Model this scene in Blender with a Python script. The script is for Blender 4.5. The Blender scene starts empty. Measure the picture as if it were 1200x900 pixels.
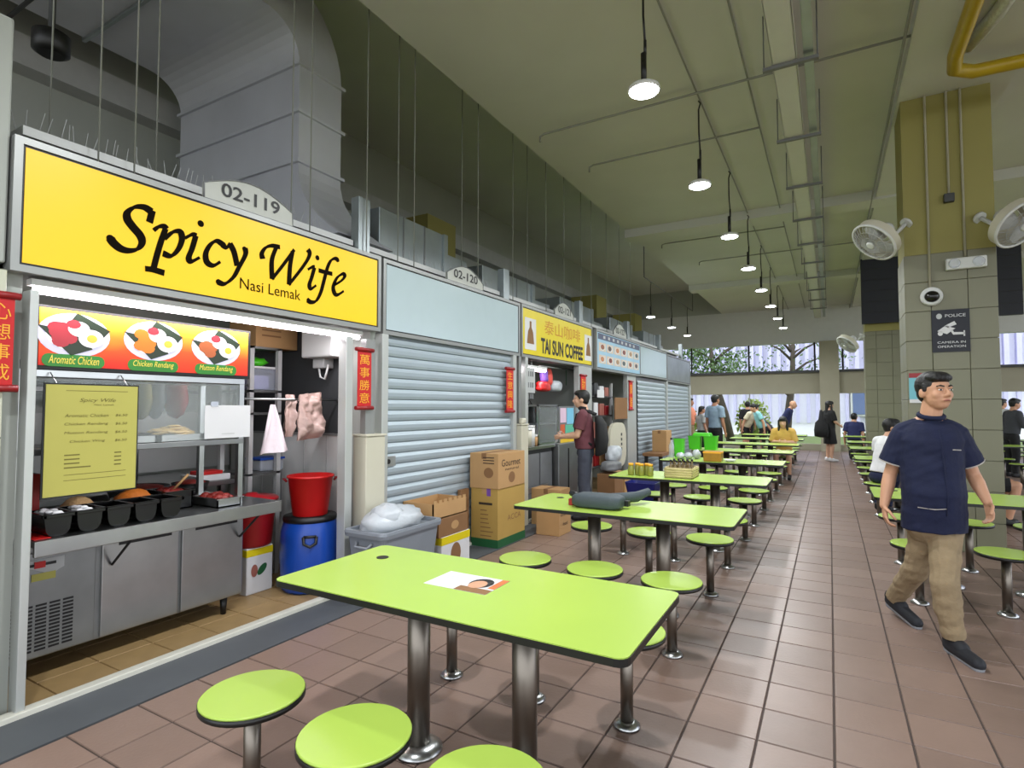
import bpy, bmesh, math, random
from mathutils import Vector, Matrix
random.seed(7)
SC = bpy.context.scene
COL = SC.collection
PI = math.pi

# ------------------------------------------------------------------ camera
F_PX = 655.0
YAW = math.atan2(372, 655)
PITCH = math.atan2(27, 655)
CAM = Vector((0, 0, 1.5))
FW = Vector((-math.sin(YAW)*math.cos(PITCH), math.cos(YAW)*math.cos(PITCH), math.sin(PITCH)))
RT = Vector((math.cos(YAW), math.sin(YAW), 0))
UP = RT.cross(FW)
cd = bpy.data.cameras.new('camera'); cam = bpy.data.objects.new('camera', cd); COL.objects.link(cam)
cd.sensor_width = 36; cd.lens = 36*F_PX/1200; cd.clip_start = 0.05; cd.clip_end = 300
cam.location = CAM; cam.rotation_euler = (PI/2+PITCH, 0, YAW)
SC.camera = cam

# ------------------------------------------------------------------ world, exposure
w = bpy.data.worlds.new('World'); SC.world = w; w.use_nodes = True
bg = w.node_tree.nodes['Background']
bg.inputs[0].default_value = (0.88, 0.93, 1.0, 1); bg.inputs[1].default_value = 3.3
SC.view_settings.view_transform = 'Standard'; SC.view_settings.look = 'None'
SC.view_settings.gamma = 1; SC.view_settings.use_curve_mapping = False
SC.view_settings.exposure = -0.08
SC.cycles.use_denoising = True
SC.cycles.max_bounces = 7; SC.cycles.diffuse_bounces = 4; SC.cycles.glossy_bounces = 3
SC.cycles.transmission_bounces = 4; SC.cycles.transparent_max_bounces = 8
SC.cycles.sample_clamp_indirect = 6.0
SC.cycles.caustics_reflective = False; SC.cycles.caustics_refractive = False

LAMP_W = 60.0      # each pendant
TUBE_W = 6.0       # stall tube lights

# ------------------------------------------------------------------ pixel -> place
def ray(x, y): return FW + RT*((x-600)/F_PX) + UP*((450-y)/F_PX)
def at(x, y, X=None, Y=None, Z=None):
    d = ray(x, y)
    t = X/d.x if X is not None else (Y/d.y if Y is not None else (Z-CAM.z)/d.z)
    return CAM + d*t
def proj(p):
    v = Vector(p)-CAM; z = v.dot(FW)
    return (600+F_PX*v.dot(RT)/z, 450-F_PX*v.dot(UP)/z, z)

# ------------------------------------------------------------------ materials
def lin(c):
    c = c/255.0
    return c/12.92 if c <= 0.04045 else ((c+0.055)/1.055)**2.4
def L3(c): return (lin(c[0]), lin(c[1]), lin(c[2]), 1)
MATS = {}
def mat(name, rgb, rough=0.55, metal=0.0, var=0.08, scale=6.0, bump=0.0, bscale=40.0, emit=None, es=0.0, alpha=None, trans=0.0, stretch=None, spec=None):
    if name in MATS: return MATS[name]
    m = bpy.data.materials.new(name); m.use_nodes = True; nt = m.node_tree
    b = nt.nodes['Principled BSDF']; N = nt.nodes.new; K = nt.links.new
    tc = N('ShaderNodeTexCoord'); mp = N('ShaderNodeMapping')
    K(tc.outputs['Object'], mp.inputs[0])
    if stretch: mp.inputs['Scale'].default_value = stretch
    nz = N('ShaderNodeTexNoise'); nz.inputs['Scale'].default_value = scale; nz.inputs['Detail'].default_value = 4
    K(mp.outputs[0], nz.inputs['Vector'])
    mx = N('ShaderNodeMix'); mx.data_type = 'RGBA'
    c = L3(rgb); k0, k1 = 1-var*1.6, 1+var*1.6
    mx.inputs[6].default_value = (c[0]*k0, c[1]*k0, c[2]*k0, 1)
    mx.inputs[7].default_value = (min(1, c[0]*k1), min(1, c[1]*k1), min(1, c[2]*k1), 1)
    K(nz.outputs[0], mx.inputs[0]); K(mx.outputs[2], b.inputs['Base Color'])
    b.inputs['Roughness'].default_value = rough; b.inputs['Metallic'].default_value = metal
    if spec is not None: b.inputs['Specular IOR Level'].default_value = spec
    if trans: b.inputs['Transmission Weight'].default_value = trans
    if alpha is not None: b.inputs['Alpha'].default_value = alpha
    if emit is not None:
        b.inputs['Emission Color'].default_value = L3(emit); b.inputs['Emission Strength'].default_value = es
    if bump:
        n2 = N('ShaderNodeTexNoise'); n2.inputs['Scale'].default_value = bscale; n2.inputs['Detail'].default_value = 3
        K(mp.outputs[0], n2.inputs['Vector'])
        bp = N('ShaderNodeBump'); bp.inputs['Strength'].default_value = bump; bp.inputs['Distance'].default_value = 0.01
        K(n2.outputs[0], bp.inputs['Height']); K(bp.outputs[0], b.inputs['Normal'])
    MATS[name] = m
    return m
def glow(name, rgb, es):          # a lit panel: its own colour also as its light
    return mat(name, rgb, 0.3, var=0.0, emit=rgb, es=es)

M = {}
def D(k, *a, **kw): M[k] = mat(k, *a, **kw)
D('laminate', (164, 193, 82), 0.27, var=0.03, scale=3)
D('edge_black', (9, 10, 9), 0.4)
D('brushed', (122, 115, 106), 0.38, 1.0, var=0.1, scale=12, stretch=(1, 1, 0.1))
D('steel', (176, 178, 178), 0.28, 1.0, var=0.12, scale=5)
D('steel_dull', (140, 142, 142), 0.45, 1.0, var=0.15, scale=4)
D('galv', (168, 176, 178), 0.38, 0.85, var=0.18, scale=3)
D('duct', (196, 198, 206), 0.42, 0.35, var=0.1, scale=1.5)
D('alu', (150, 152, 150), 0.4, 0.5, var=0.04)
D('white_paint', (204, 206, 204), 0.5, var=0.03)
D('white_gloss', (178, 194, 200), 0.14, var=0.02)
D('alu_light', (186, 189, 186), 0.4, 0.4, var=0.04)
D('conduit', (132, 134, 126), 0.5)
D('cream', (192, 188, 170), 0.5, var=0.04)
D('ceil', (200, 202, 196), 0.85, var=0.05, scale=1.2)
D('wall_grey', (168, 172, 166), 0.8, var=0.06, scale=1.5)
D('conc', (160, 156, 136), 0.75, var=0.07, scale=2)
D('olive', (144, 137, 76), 0.6, var=0.05, scale=1.5)
D('yellow_pipe', (172, 146, 16), 0.35, var=0.06)
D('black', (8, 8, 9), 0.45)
D('black_gloss', (12, 12, 13), 0.2)
D('dark', (20, 20, 22), 0.6)
D('darkgrey', (60, 62, 64), 0.55)
D('midgrey', (110, 112, 114), 0.55)
D('lightgrey', (178, 180, 180), 0.5)
D('kraft', (176, 138, 92), 0.8, var=0.07, scale=5)
D('kraft2', (172, 140, 72), 0.8, var=0.06, scale=4)
D('kraft_dark', (128, 92, 58), 0.8, var=0.08)
D('ink', (52, 40, 30), 0.8)
D('green_dark', (20, 84, 44), 0.7)
D('red', (190, 22, 22), 0.4, var=0.05)
D('red_dark', (140, 16, 22), 0.4, var=0.05)
D('red_paper', (190, 20, 24), 0.6, var=0.08)
D('gold', (236, 168, 40), 0.5, var=0.08)
D('blue', (16, 66, 158), 0.35, var=0.05)
D('navy_board', (6, 10, 26), 0.5)
D('lime_plastic', (74, 190, 34), 0.35, var=0.04)
D('grey_plastic', (124, 130, 138), 0.5, var=0.05)
D('plastic_bag', (190, 196, 202), 0.3, var=0.05, bump=0.6, bscale=18, alpha=0.85)
D('pink_bag', (176, 148, 140), 0.3, var=0.22, scale=10, bump=1.0, bscale=18)
D('towel', (232, 220, 226), 0.9, var=0.06, bump=0.4, bscale=30)
D('clear', (210, 218, 232), 0.12, var=0.02, alpha=0.35)
D('glass', (225, 235, 235), 0.05, var=0.0, alpha=0.12)
D('paper', (206, 206, 208), 0.7, var=0.02)
D('menu_yellow', (178, 172, 84), 0.5, var=0.03)
D('sign_y2', (214, 194, 18), 0.35, var=0.04)
D('menu_ink', (112, 104, 44), 0.7)
D('brown_ink', (16, 10, 3), 0.9, spec=.1)
D('tan_tile', (158, 130, 88), 0.5, var=0.12, scale=8)
D('tan_grout', (104, 86, 60), 0.8)
D('kerb_white', (206, 204, 192), 0.6, var=0.1, scale=10)
D('drain', (74, 78, 82), 0.6, var=0.12, scale=4)
D('wall_tile', (188, 190, 170), 0.35, var=0.04)
D('wall_tile2', (116, 115, 93), 0.4, var=0.05, scale=3)
D('grout', (120, 120, 104), 0.85)
D('dark_grout', (70, 58, 53), 0.85)
D('shutter', (158, 170, 178), 0.42, 0.25, var=0.05, scale=3)
D('skin', (196, 148, 118), 0.55, var=0.05, scale=20)
D('skin2', (206, 162, 134), 0.55, var=0.05, scale=20)
D('skin3', (168, 120, 94), 0.55, var=0.05, scale=20)
D('hair', (8, 7, 7), 0.5, var=0.3, scale=60, bump=0.6, bscale=120)
D('lips', (150, 90, 78), 0.5)
D('eye_white', (222, 216, 210), 0.3)
D('navy_cloth', (9, 19, 52), 0.85, var=0.12, scale=14, bump=0.7, bscale=14)
D('khaki', (142, 124, 96), 0.9, var=0.12, scale=10, bump=0.5, bscale=40)
D('shoe', (28, 30, 36), 0.75, var=0.15, scale=30)
D('sole', (136, 140, 146), 0.6)
D('trim_grey', (170, 164, 160), 0.7)
D('lamp_glow', (255, 255, 255), 0.3, emit=(244, 250, 255), es=30.0, var=0)
D('tube_glow', (255, 255, 255), 0.3, emit=(255, 240, 250), es=16.0, var=0)
D('leaf', (74, 104, 48), 0.6, var=0.25, scale=1.5)
D('leaf_pale', (140, 160, 74), 0.6, var=0.2, scale=1.5)
D('bark', (84, 76, 66), 0.9, var=0.2)
D('grass', (104, 122, 66), 0.9, var=0.2)
D('fac_white', (240, 240, 250), 0.7, var=0.03)
D('fac_fin', (196, 194, 226), 0.7, var=0.05)
D('fac_glass', (96, 112, 150), 0.2, var=0.05)

def tile_mat(name, rgb, rough, size, off, vary=0.16):
    """floor tile: each cell gets its own tone, fine grain on top"""
    m = bpy.data.materials.new(name); m.use_nodes = True; nt = m.node_tree; N = nt.nodes.new; K = nt.links.new
    b = nt.nodes['Principled BSDF']; g = N('ShaderNodeNewGeometry')
    sub = N('ShaderNodeVectorMath'); sub.operation = 'SUBTRACT'; sub.inputs[1].default_value = off
    sc = N('ShaderNodeVectorMath'); sc.operation = 'SCALE'; sc.inputs['Scale'].default_value = 1/size
    fl = N('ShaderNodeVectorMath'); fl.operation = 'FLOOR'
    K(g.outputs['Position'], sub.inputs[0]); K(sub.outputs[0], sc.inputs[0]); K(sc.outputs[0], fl.inputs[0])
    wn = N('ShaderNodeTexWhiteNoise'); wn.noise_dimensions = '2D'; K(fl.outputs[0], wn.inputs['Vector'])
    nz = N('ShaderNodeTexNoise'); nz.inputs['Scale'].default_value = 9; nz.inputs['Detail'].default_value = 6; K(g.outputs['Position'], nz.inputs['Vector'])
    ad = N('ShaderNodeMath'); ad.operation = 'MULTIPLY_ADD'; ad.inputs[1].default_value = 0.55
    K(wn.outputs['Value'], ad.inputs[0])
    h = N('ShaderNodeMath'); h.operation = 'MULTIPLY'; h.inputs[1].default_value = 0.6; K(nz.outputs[0], h.inputs[0]); K(h.outputs[0], ad.inputs[2])
    mx = N('ShaderNodeMix'); mx.data_type = 'RGBA'; c = L3(rgb)
    mx.inputs[6].default_value = tuple(x*(1-vary) for x in c[:3])+(1,); mx.inputs[7].default_value = tuple(x*(1+vary) for x in c[:3])+(1,)
    K(ad.outputs[0], mx.inputs[0]); K(mx.outputs[2], b.inputs['Base Color'])
    n2 = N('ShaderNodeTexNoise'); n2.inputs['Scale'].default_value = 55; n2.inputs['Detail'].default_value = 4; K(g.outputs['Position'], n2.inputs['Vector'])
    bp = N('ShaderNodeBump'); bp.inputs['Strength'].default_value = 0.16; bp.inputs['Distance'].default_value = 0.006
    K(n2.outputs[0], bp.inputs['Height']); K(bp.outputs[0], b.inputs['Normal'])
    rr = N('ShaderNodeMapRange'); rr.inputs[3].default_value = rough-0.08; rr.inputs[4].default_value = rough+0.12
    n3 = N('ShaderNodeTexNoise'); n3.inputs['Scale'].default_value = 1.3; K(g.outputs['Position'], n3.inputs['Vector'])
    K(n3.outputs[0], rr.inputs[0]); K(rr.outputs[0], b.inputs['Roughness'])
    MATS[name] = m; return m
TS = 0.305; TX0 = -3.07; TOFF = (-0.012-20*TS, -20*TS+0.05, 0)
M['floor_tile'] = tile_mat('floor_tile', (126, 105, 94), 0.36, TS, TOFF)

# ------------------------------------------------------------------ mesh building
WL = {}                       # world position of each built object (all built unrotated)
class MB:
    def __init__(s): s.v = []; s.f = []; s.mi = []; s.sm = []; s.mats = []
    def _m(s, m):
        if isinstance(m, str): m = M[m]
        if m not in s.mats: s.mats.append(m)
        return s.mats.index(m)
    def face(s, idx, m, sm=False): s.f.append(idx); s.mi.append(s._m(m)); s.sm.append(sm)
    def box(s, x0, x1, y0, y1, z0, z1, m):
        n = len(s.v)
        s.v += [(x, y, z) for z in (z0, z1) for y in (y0, y1) for x in (x0, x1)]
        for q in ((0, 2, 3, 1), (4, 5, 7, 6), (0, 1, 5, 4), (2, 6, 7, 3), (0, 4, 6, 2), (1, 3, 7, 5)): s.face([n+i for i in q], m)
        return s
    def poly(s, pts, m):
        n = len(s.v); s.v += [tuple(p) for p in pts]; s.face(list(range(n, n+len(pts))), m); return s
    def prism(s, pts, d, m):
        """polygon pts (3d) extruded by vector d"""
        n = len(s.v); k = len(pts); d = Vector(d)
        s.v += [tuple(p) for p in pts] + [tuple(Vector(p)+d) for p in pts]
        s.face(list(range(n+k-1, n-1, -1)), m); s.face(list(range(n+k, n+2*k)), m)
        for i in range(k): j = (i+1) % k; s.face([n+i, n+j, n+k+j, n+k+i], m)
        return s
    def ring(s, c, ax, r, n, ph=0.0, ell=1.0):
        ax = Vector(ax).normalized(); a = ax.orthogonal().normalized(); 
        if abs(ax.z) > 0.9: a = Vector((1, 0, 0))
        b = ax.cross(a).normalized(); a = b.cross(ax)
        k = len(s.v)
        for i in range(n):
            t = 2*PI*i/n+ph; s.v.append(tuple(Vector(c)+a*(r*math.cos(t))+b*(r*ell*math.sin(t))))
        return k
    def cyl(s, p0, p1, r0, r1=None, n=16, m='steel', caps=True, sm=True):
        r1 = r0 if r1 is None else r1; ax = Vector(p1)-Vector(p0)
        a = s.ring(p0, ax, r0, n); b = s.ring(p1, ax, r1, n)
        for i in range(n): j = (i+1) % n; s.face([a+i, a+j, b+j, b+i], m, sm)
        if caps: s.face([a+i for i in range(n-1, -1, -1)], m); s.face([b+i for i in range(n)], m)
        return s
    def lathe(s, prof, c, m, n=24, ax=(0, 0, 1), caps=True, sm=True, ell=1.0):
        ax = Vector(ax).normalized(); ks = [s.ring(Vector(c)+ax*z, ax, max(r, 1e-4), n, 0, ell) for r, z in prof]
        for a, b in zip(ks, ks[1:]):
            for i in range(n): j = (i+1) % n; s.face([a+i, a+j, b+j, b+i], m, sm)
        if caps: s.face([ks[0]+i for i in range(n-1, -1, -1)], m); s.face([ks[-1]+i for i in range(n)], m)
        return s
    def tube(s, pts, r, m, n=8, caps=True):
        pts = [Vector(p) for p in pts]; ks = []
        for i, p in enumerate(pts):
            d = (pts[min(i+1, len(pts)-1)]-pts[max(i-1, 0)])
            ks.append(s.ring(p, d, r if not isinstance(r, (list, tuple)) else r[i], n))
        # keep ring starts aligned
        for a, b in zip(ks, ks[1:]):
            best = min(range(n), key=lambda o: sum((Vector(s.v[a+i])-Vector(s.v[b+(i+o) % n])).length for i in range(0, n, max(1, n//4))))
            tmp = [s.v[b+(i+best) % n] for i in range(n)]
            s.v[b:b+n] = tmp
            for i in range(n): j = (i+1) % n; s.face([a+i, a+j, b+j, b+i], m, True)
        if caps: s.face([ks[0]+i for i in range(n-1, -1, -1)], m); s.face([ks[-1]+i for i in range(n)], m)
        return s
    def ell(s, c, r, m, n=16, k=10, jit=0.0):
        base = len(s.v)
        for a in range(k+1):
            th = PI*a/k
            for i in range(n):
                ph = 2*PI*i/n; q = 1+random.uniform(-jit, jit)
                s.v.append((c[0]+r[0]*math.sin(th)*math.cos(ph)*q, c[1]+r[1]*math.sin(th)*math.sin(ph)*q, c[2]+r[2]*math.cos(th)*q))
        for a in range(k):
            for i in range(n):
                j = (i+1) % n; s.face([base+a*n+i, base+(a+1)*n+i, base+(a+1)*n+j, base+a*n+j], m, True)
        return s
    def mesh(s, name, off=Vector((0, 0, 0))):
        me = bpy.data.meshes.new(name)
        me.from_pydata([(x-off.x, y-off.y, z-off.z) for x, y, z in s.v], [], s.f)
        for m in s.mats: me.materials.append(m)
        me.polygons.foreach_set('material_index', s.mi); me.polygons.foreach_set('use_smooth', s.sm)
        me.update(); return me
    def build(s, name, parent=None, bev=0, seg=2, org=None, wn=True):
        xs, ys, zs = zip(*s.v)
        o0 = Vector(((min(xs)+max(xs))/2, (min(ys)+max(ys))/2, min(zs))) if org is None else Vector(org)
        me = s.mesh(name, o0); o = bpy.data.objects.new(name, me); COL.objects.link(o)
        if parent is not None: o.parent = parent; o.location = o0-WL[parent]
        else: o.location = o0
        WL[o] = o0
        if bev:
            b = o.modifiers.new('bevel', 'BEVEL'); b.width = bev; b.segments = seg; b.limit_method = 'ANGLE'; b.angle_limit = 0.7
        return o
def tag(o, label, cat, group=None):
    o['label'] = label; o['category'] = cat
    if group: o['group'] = group
    return o
def thing(name, label, cat, loc, group=None):
    o = bpy.data.objects.new(name, None); COL.objects.link(o); o.empty_display_size = 0.1
    o.location = loc; WL[o] = Vector(loc); return tag(o, label, cat, group)
def struct(o): o['kind'] = 'structure'; return o
def bx(name, x0, x1, y0, y1, z0, z1, m, parent=None, bev=0): return MB().box(x0, x1, y0, y1, z0, z1, m).build(name, parent, bev)
def copy_tree(o, parent=None):
    c = o.copy(); COL.objects.link(c)
    if parent is not None: c.parent = parent
    for ch in [x for x in KIDS.get(o, [])]: copy_tree(ch, c)
    return c
KIDS = {}
def reg(o):                    # remember the parts of a prototype once, so copying stays cheap
    for x in bpy.data.objects:
        if x.parent is not None: KIDS.setdefault(x.parent, [])
    KIDS.clear()
    for x in bpy.data.objects:
        if x.parent is not None: KIDS.setdefault(x.parent, []).append(x)
    return o
def dup(o, loc, rz=0.0, label=None, group=None):
    c = copy_tree(o); c.location = loc; c.rotation_euler = (0, 0, rz); WL[c] = Vector(loc)
    if label: c['label'] = label
    if group: c['group'] = group
    return c

def text(body, p, u, v, height, m, name, parent, width=None, shear=0.0, bold=0.0, depth=0.001, center=False):
    """flat lettering on the plane p + u*x + v*y; width/height fit the lettering to a box"""
    cu = bpy.data.curves.new('t', 'FONT'); cu.body = body; cu.size = 1; cu.shear = shear; cu.offset = bold; cu.resolution_u = 3
    ob = bpy.data.objects.new('t', cu); COL.objects.link(ob)
    dg = bpy.context.evaluated_depsgraph_get(); me = bpy.data.meshes.new_from_object(ob.evaluated_get(dg))
    bpy.data.objects.remove(ob); bpy.data.curves.remove(cu)
    if not me.vertices: return None
    xs = [q.co.x for q in me.vertices]; ys = [q.co.y for q in me.vertices]
    x0, x1, y0, y1 = min(xs), max(xs), min(ys), max(ys)
    sy = height/(y1-y0); sx = width/(x1-x0) if width else sy
    p, u, v = Vector(p), Vector(u).normalized(), Vector(v).normalized(); nrm = u.cross(v)
    cx = (x0+x1)/2 if center else x0
    mb = MB(); mb.v = [tuple(p+u*((q.co.x-cx)*sx)+v*((q.co.y-y0)*sy)+nrm*depth) for q in me.vertices]
    for f in me.polygons: mb.face(list(f.vertices), m)
    bpy.data.meshes.remove(me)
    return mb.build(name, parent)

# ------------------------------------------------------------------ the room
XF = -3.44                    # front plane of the stalls
CZ = 5.0                      # slab over the seating
struct(bx('ceiling', -3.456, 9.2, -5, 22.4, CZ, CZ+1.2, 'ceil'))
struct(bx('ceiling', -6.95, -3.456, -5, 22.4, 6.0, 6.2, 'ceil'))
struct(bx('wall_left', -6.95, -6.83, -5, 22.4, 0, 6.0, 'wall_grey'))
b = MB(); b.box(-6.83, -6.6, -5, 22.2, 4.75, 5.05, 'lightgrey'); struct(b.build('trim_1'))
floor = struct(bx('floor', -3.44, 9.2, -5, 22.4, -0.25, -0.006, 'dark_grout'))
def tile_mesh(s, h, m, inset=0.003, name='tile'):
    b = MB(); q = s/2
    b.v = [(-q, -q, -h), (q, -q, -h), (q, q, -h), (-q, q, -h), (-q+inset, -q+inset, 0), (q-inset, -q+inset, 0), (q-inset, q-inset, 0), (-q+inset, q-inset, 0)]
    for f in ((4, 5, 6, 7), (0, 1, 5, 4), (1, 2, 6, 5), (2, 3, 7, 6), (3, 0, 4, 7)): b.face(list(f), m)
    return b
cells = []
x = TOFF[0]
while x < 9.1:
    y = TOFF[1]
    while y < 22.3:
        cx, cy = x+TS/2, y+TS/2
        if cx-TS/2 > TX0-0.02 and cy > -4.9:
            vis = 0
            if cy > 0.4:
                u, vv, d = proj((cx, cy, 0))
                if d > 0.3 and -40 < u < 1240 and vv < 960: vis = 1/(d*d*d)*(1.0 if u < 1190 else 0.8)
            cells.append((vis, cx, cy))
        y += TS
    x += TS
cells.sort(reverse=True)
tm = tile_mesh(TS-0.007, 0.007, 'floor_tile').mesh('tile')
for vis, cx, cy in cells[:300]:
    o = bpy.data.objects.new('tile', tm); COL.objects.link(o); o.parent = floor
    o.location = Vector((cx, cy, random.uniform(-0.0012, 0.0)))-WL[floor]
    o.rotation_euler = (random.uniform(-0.002, 0.002), random.uniform(-0.002, 0.002), 0)
b = MB(); t0 = tile_mesh(TS-0.007, 0.007, 'floor_tile')
for vis, cx, cy in cells[300:]:
    n = len(b.v); dz = random.uniform(-0.0012, 0.0)
    b.v += [(a+cx, c+cy, e+dz) for a, c, e in t0.v]
    for f in t0.f: b.face([n+i for i in f], 'floor_tile')
o = b.build('tile_field', floor); o['kind'] = 'stuff'
struct(bx('trim_2', -3.41, TX0, -5, 22.0, -0.02, 0.003, 'drain'))
struct(bx('trim_3', -3.475, -3.41, 1.12, 22.0, -0.02, 0.03, 'kerb_white', bev=0.004))
sf = struct(bx('floor', -6.83, -3.44, -5, 22.4, -0.25, -0.006, 'tan_grout'))
tm2 = tile_mesh(0.296, 0.007, 'tan_tile').mesh('tile')
for i in range(9):
    for j in range(8):
        o = bpy.data.objects.new('tile', tm2); COL.objects.link(o); o.parent = sf
        o.location = Vector((-3.63-0.3*j, 1.27+0.3*i, random.uniform(-0.001, 0.001)))-WL[sf]
b = MB()
for i in range(43):
    for j in range(11): b.box(-3.63-0.3*j-.148, -3.63-0.3*j+.148, 3.97+0.3*i-.148, 3.97+0.3*i+.148, -0.006, 0, 'tan_tile')
o = b.build('tile_field', sf); o['kind'] = 'stuff'

# far end: downstand beam, columns, mid-height spandrel, low kerb
YB = 22.0
struct(bx('wall_back', -6.83, 9.2, YB, YB+0.35, 3.76, CZ, 'white_paint'))
struct(bx('wall_back', -6.83, -3.456, YB, YB+0.35, CZ, 6.0, 'wall_grey'))
b = MB(); b.box(-6.83, 9.2, YB+0.05, YB+0.3, 1.97, 2.70, 'conc'); b.box(-6.83, 9.2, YB-0.05, YB+0.35, 2.70, 2.78, 'darkgrey'); struct(b.build('wall_back'))
struct(bx('wall_back', -6.83, 9.2, YB+0.05, YB+0.25, 0, 0.22, 'conc'))
for x0 in (-6.8, -0.28, 3.4, 7.6): struct(bx('trim_4', x0, x0+0.58, YB-0.2, YB+0.36, 0, 3.76, 'conc'))
# window mullions of the far openings
b = MB()
for x0 in (-4.6, -2.55, -0.42, 0.42, 2.2, 5.4): b.cyl((x0, YB+0.15, 2.7), (x0, YB+0.15, 3.76), 0.03, m='dark', n=8)
for x0 in (-4.6, -2.55, 1.6, 2.2, 5.4): b.cyl((x0, YB+0.15, 0.2), (x0, YB+0.15, 2.0), 0.02, m='lightgrey', n=8)
struct(b.build('window_1'))
# shallow ceiling beams
for y0 in (10.6, 16.4): struct(bx('trim_5', -3.456, 9.2, y0, y0+0.45, CZ-0.16, CZ, 'ceil'))
struct(bx('trim_6', 0.72, 1.7, -5, 22, CZ-0.12, CZ, 'ceil'))
# partitions between the stalls
STY = [1.17, 3.70, 6.27, 8.80, 11.38, 13.9, 16.3]
for y0 in STY:
    struct(bx('wall_partition', -6.83, -3.52, y0-0.04, y0+0.04, 0, 2.75, 'wall_grey'))
struct(bx('wall_stall', -5.62, -5.5, -2, 16.3, 0, 2.75, 'wall_grey'))
# yellow-painted structural columns rising behind the stalls
for (px_, py_) in ((497, 245), (735, 350), (690, 330)):
    p = at(px_, py_, X=-6.2)
    tag(bx('painted_column', p.x-0.4, p.x+0.4, p.y-0.4, p.y+0.4, 0, 4.75, 'olive'), 'olive yellow column rising behind the stall hoods', 'column', 'yellow columns behind the stalls')

# ------------------------------------------------------------------ tables and stools
def rrect(x0, x1, y0, y1, r, z, n=4):
    pts = []
    for cx, cy, a0 in ((x1-r, y1-r, 0), (x0+r, y1-r, 90), (x0+r, y0+r, 180), (x1-r, y0+r, 270)):
        for i in range(n+1):
            a = math.radians(a0+90*i/n); pts.append((cx+r*math.cos(a), cy+r*math.sin(a), z))
    return pts
def make_table():
    t = thing('dining_table', '', 'table', (0, 0, 0))
    b = MB(); b.prism(rrect(-.797, .797, -.352, .352, .04, .722), (0, 0, .024), 'edge_black'); b.build('table_edge', t)
    b = MB(); b.prism(rrect(-.795, .795, -.350, .350, .038, .745), (0, 0, .005), 'laminate'); top = b.build('table_top', t)
    b = MB(); b.cyl((-.62, .15, .7502), (-.62, .15, .7525), .03, n=20, m='black'); b.build('cable_grommet', top)
    for x in (-.265, .265):
        b = MB(); b.cyl((x, 0, .02), (x, 0, .71), .05, m='brushed', n=24); leg = b.build('leg', t)
        b = MB(); b.lathe([(.105, 0), (.105, .012), (.07, .03), (.053, .036)], (x, 0, 0), 'steel', 28); b.build('base_flange', leg)
        b = MB(); b.box(x-.14, x+.14, -.14, .14, .706, .722, 'steel_dull'); b.build('mounting_plate', leg)
    return t
def make_stool():
    t = thing('round_stool', '', 'stool', (0, 0, 0))
    b = MB(); b.lathe([(.176, .418), (.183, .424), (.183, .442)], (0, 0, 0), 'edge_black', 40); b.build('seat_edge', t)
    b = MB(); b.lathe([(.181, .442), (.181, .447), (.178, .450)], (0, 0, 0), 'laminate', 40); b.build('seat', t)
    b = MB(); b.cyl((0, 0, .01), (0, 0, .42), .03, m='brushed', n=20); leg = b.build('leg', t)
    b = MB(); b.lathe([(.062, 0), (.062, .01), (.045, .022), (.032, .028)], (0, 0, 0), 'steel', 24); b.build('base_flange', leg)
    return t
T0 = make_table(); S0 = make_stool(); reg(T0)
tdesc = {0: 'table with the printed advert sticker', 1: 'table with the dark grey padded bag', 2: 'table with the basket of bottles', 3: 'table with the amber box and white bags'}
tables = [(-1.335, 1.985+2.12*k, k) for k in range(8)]
first = True
def put_table(x, y, label, group, slabel, sgroup, soff=.625, skip=(), ends=('stall end', 'aisle end')):
    global first
    if first: t = T0; t.location = (x, y, 0); WL[t] = Vector((x, y, 0)); t['label'] = label; t['group'] = group
    else: dup(T0, (x, y, 0), 0, label, group)
    q = 0
    for sy in (-soff, soff):
        for sx in (-.515, 0, .495):
            q += 1
            if q in skip: continue
            lb_ = slabel if not slabel.startswith('@') else 'lime stool at %s, %s, side %s the far opening' % (slabel[1:], {-.515: ends[0], 0: 'middle', .495: ends[1]}[sx], 'away from' if sy < 0 else 'towards')
            if first: S0.location = (x+sx-.02, y+sy, 0); S0['label'] = lb_; S0['group'] = sgroup; first = False
            else: dup(S0, (x+sx-.02, y+sy, 0), random.uniform(0, 6), lb_, sgroup)
for x, y, k in tables:
    if k in tdesc:
        put_table(x, y, 'lime green rectangular '+tdesc[k]+' on it', 'lime tables along the stalls', '@'+['the advert sticker table', 'the padded bag table', 'the bottle basket table', 'the amber box table'][k], 'stools of the '+tdesc[k])
    else:
        put_table(x, y, 'bare lime green table in the row towards the far opening', 'far lime tables', 'lime green round stool in the row towards the far opening', 'far lime stools')
put_table(1.105, 5.94, 'lime green rectangular table in front of the tiled column with the police sign', 'lime tables across the aisle', '@table by the police-sign column', 'stools before the tiled column', ends=('aisle end', 'outer end'))
for y in (9.9, 12.2, 14.3, 16.9, 19.0):
    put_table(1.105, y, 'lime green table across the aisle behind the tiled column', 'lime tables behind the column', 'lime green round stool at a table behind the tiled column', 'stools behind the column')
for y in (12.2, 14.3, 16.9):
    put_table(3.6, y, 'lime green table of the outer row near the far parapet', 'outer row tables', 'lime green round stool of the outer row near the far parapet', 'outer row stools')

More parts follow.
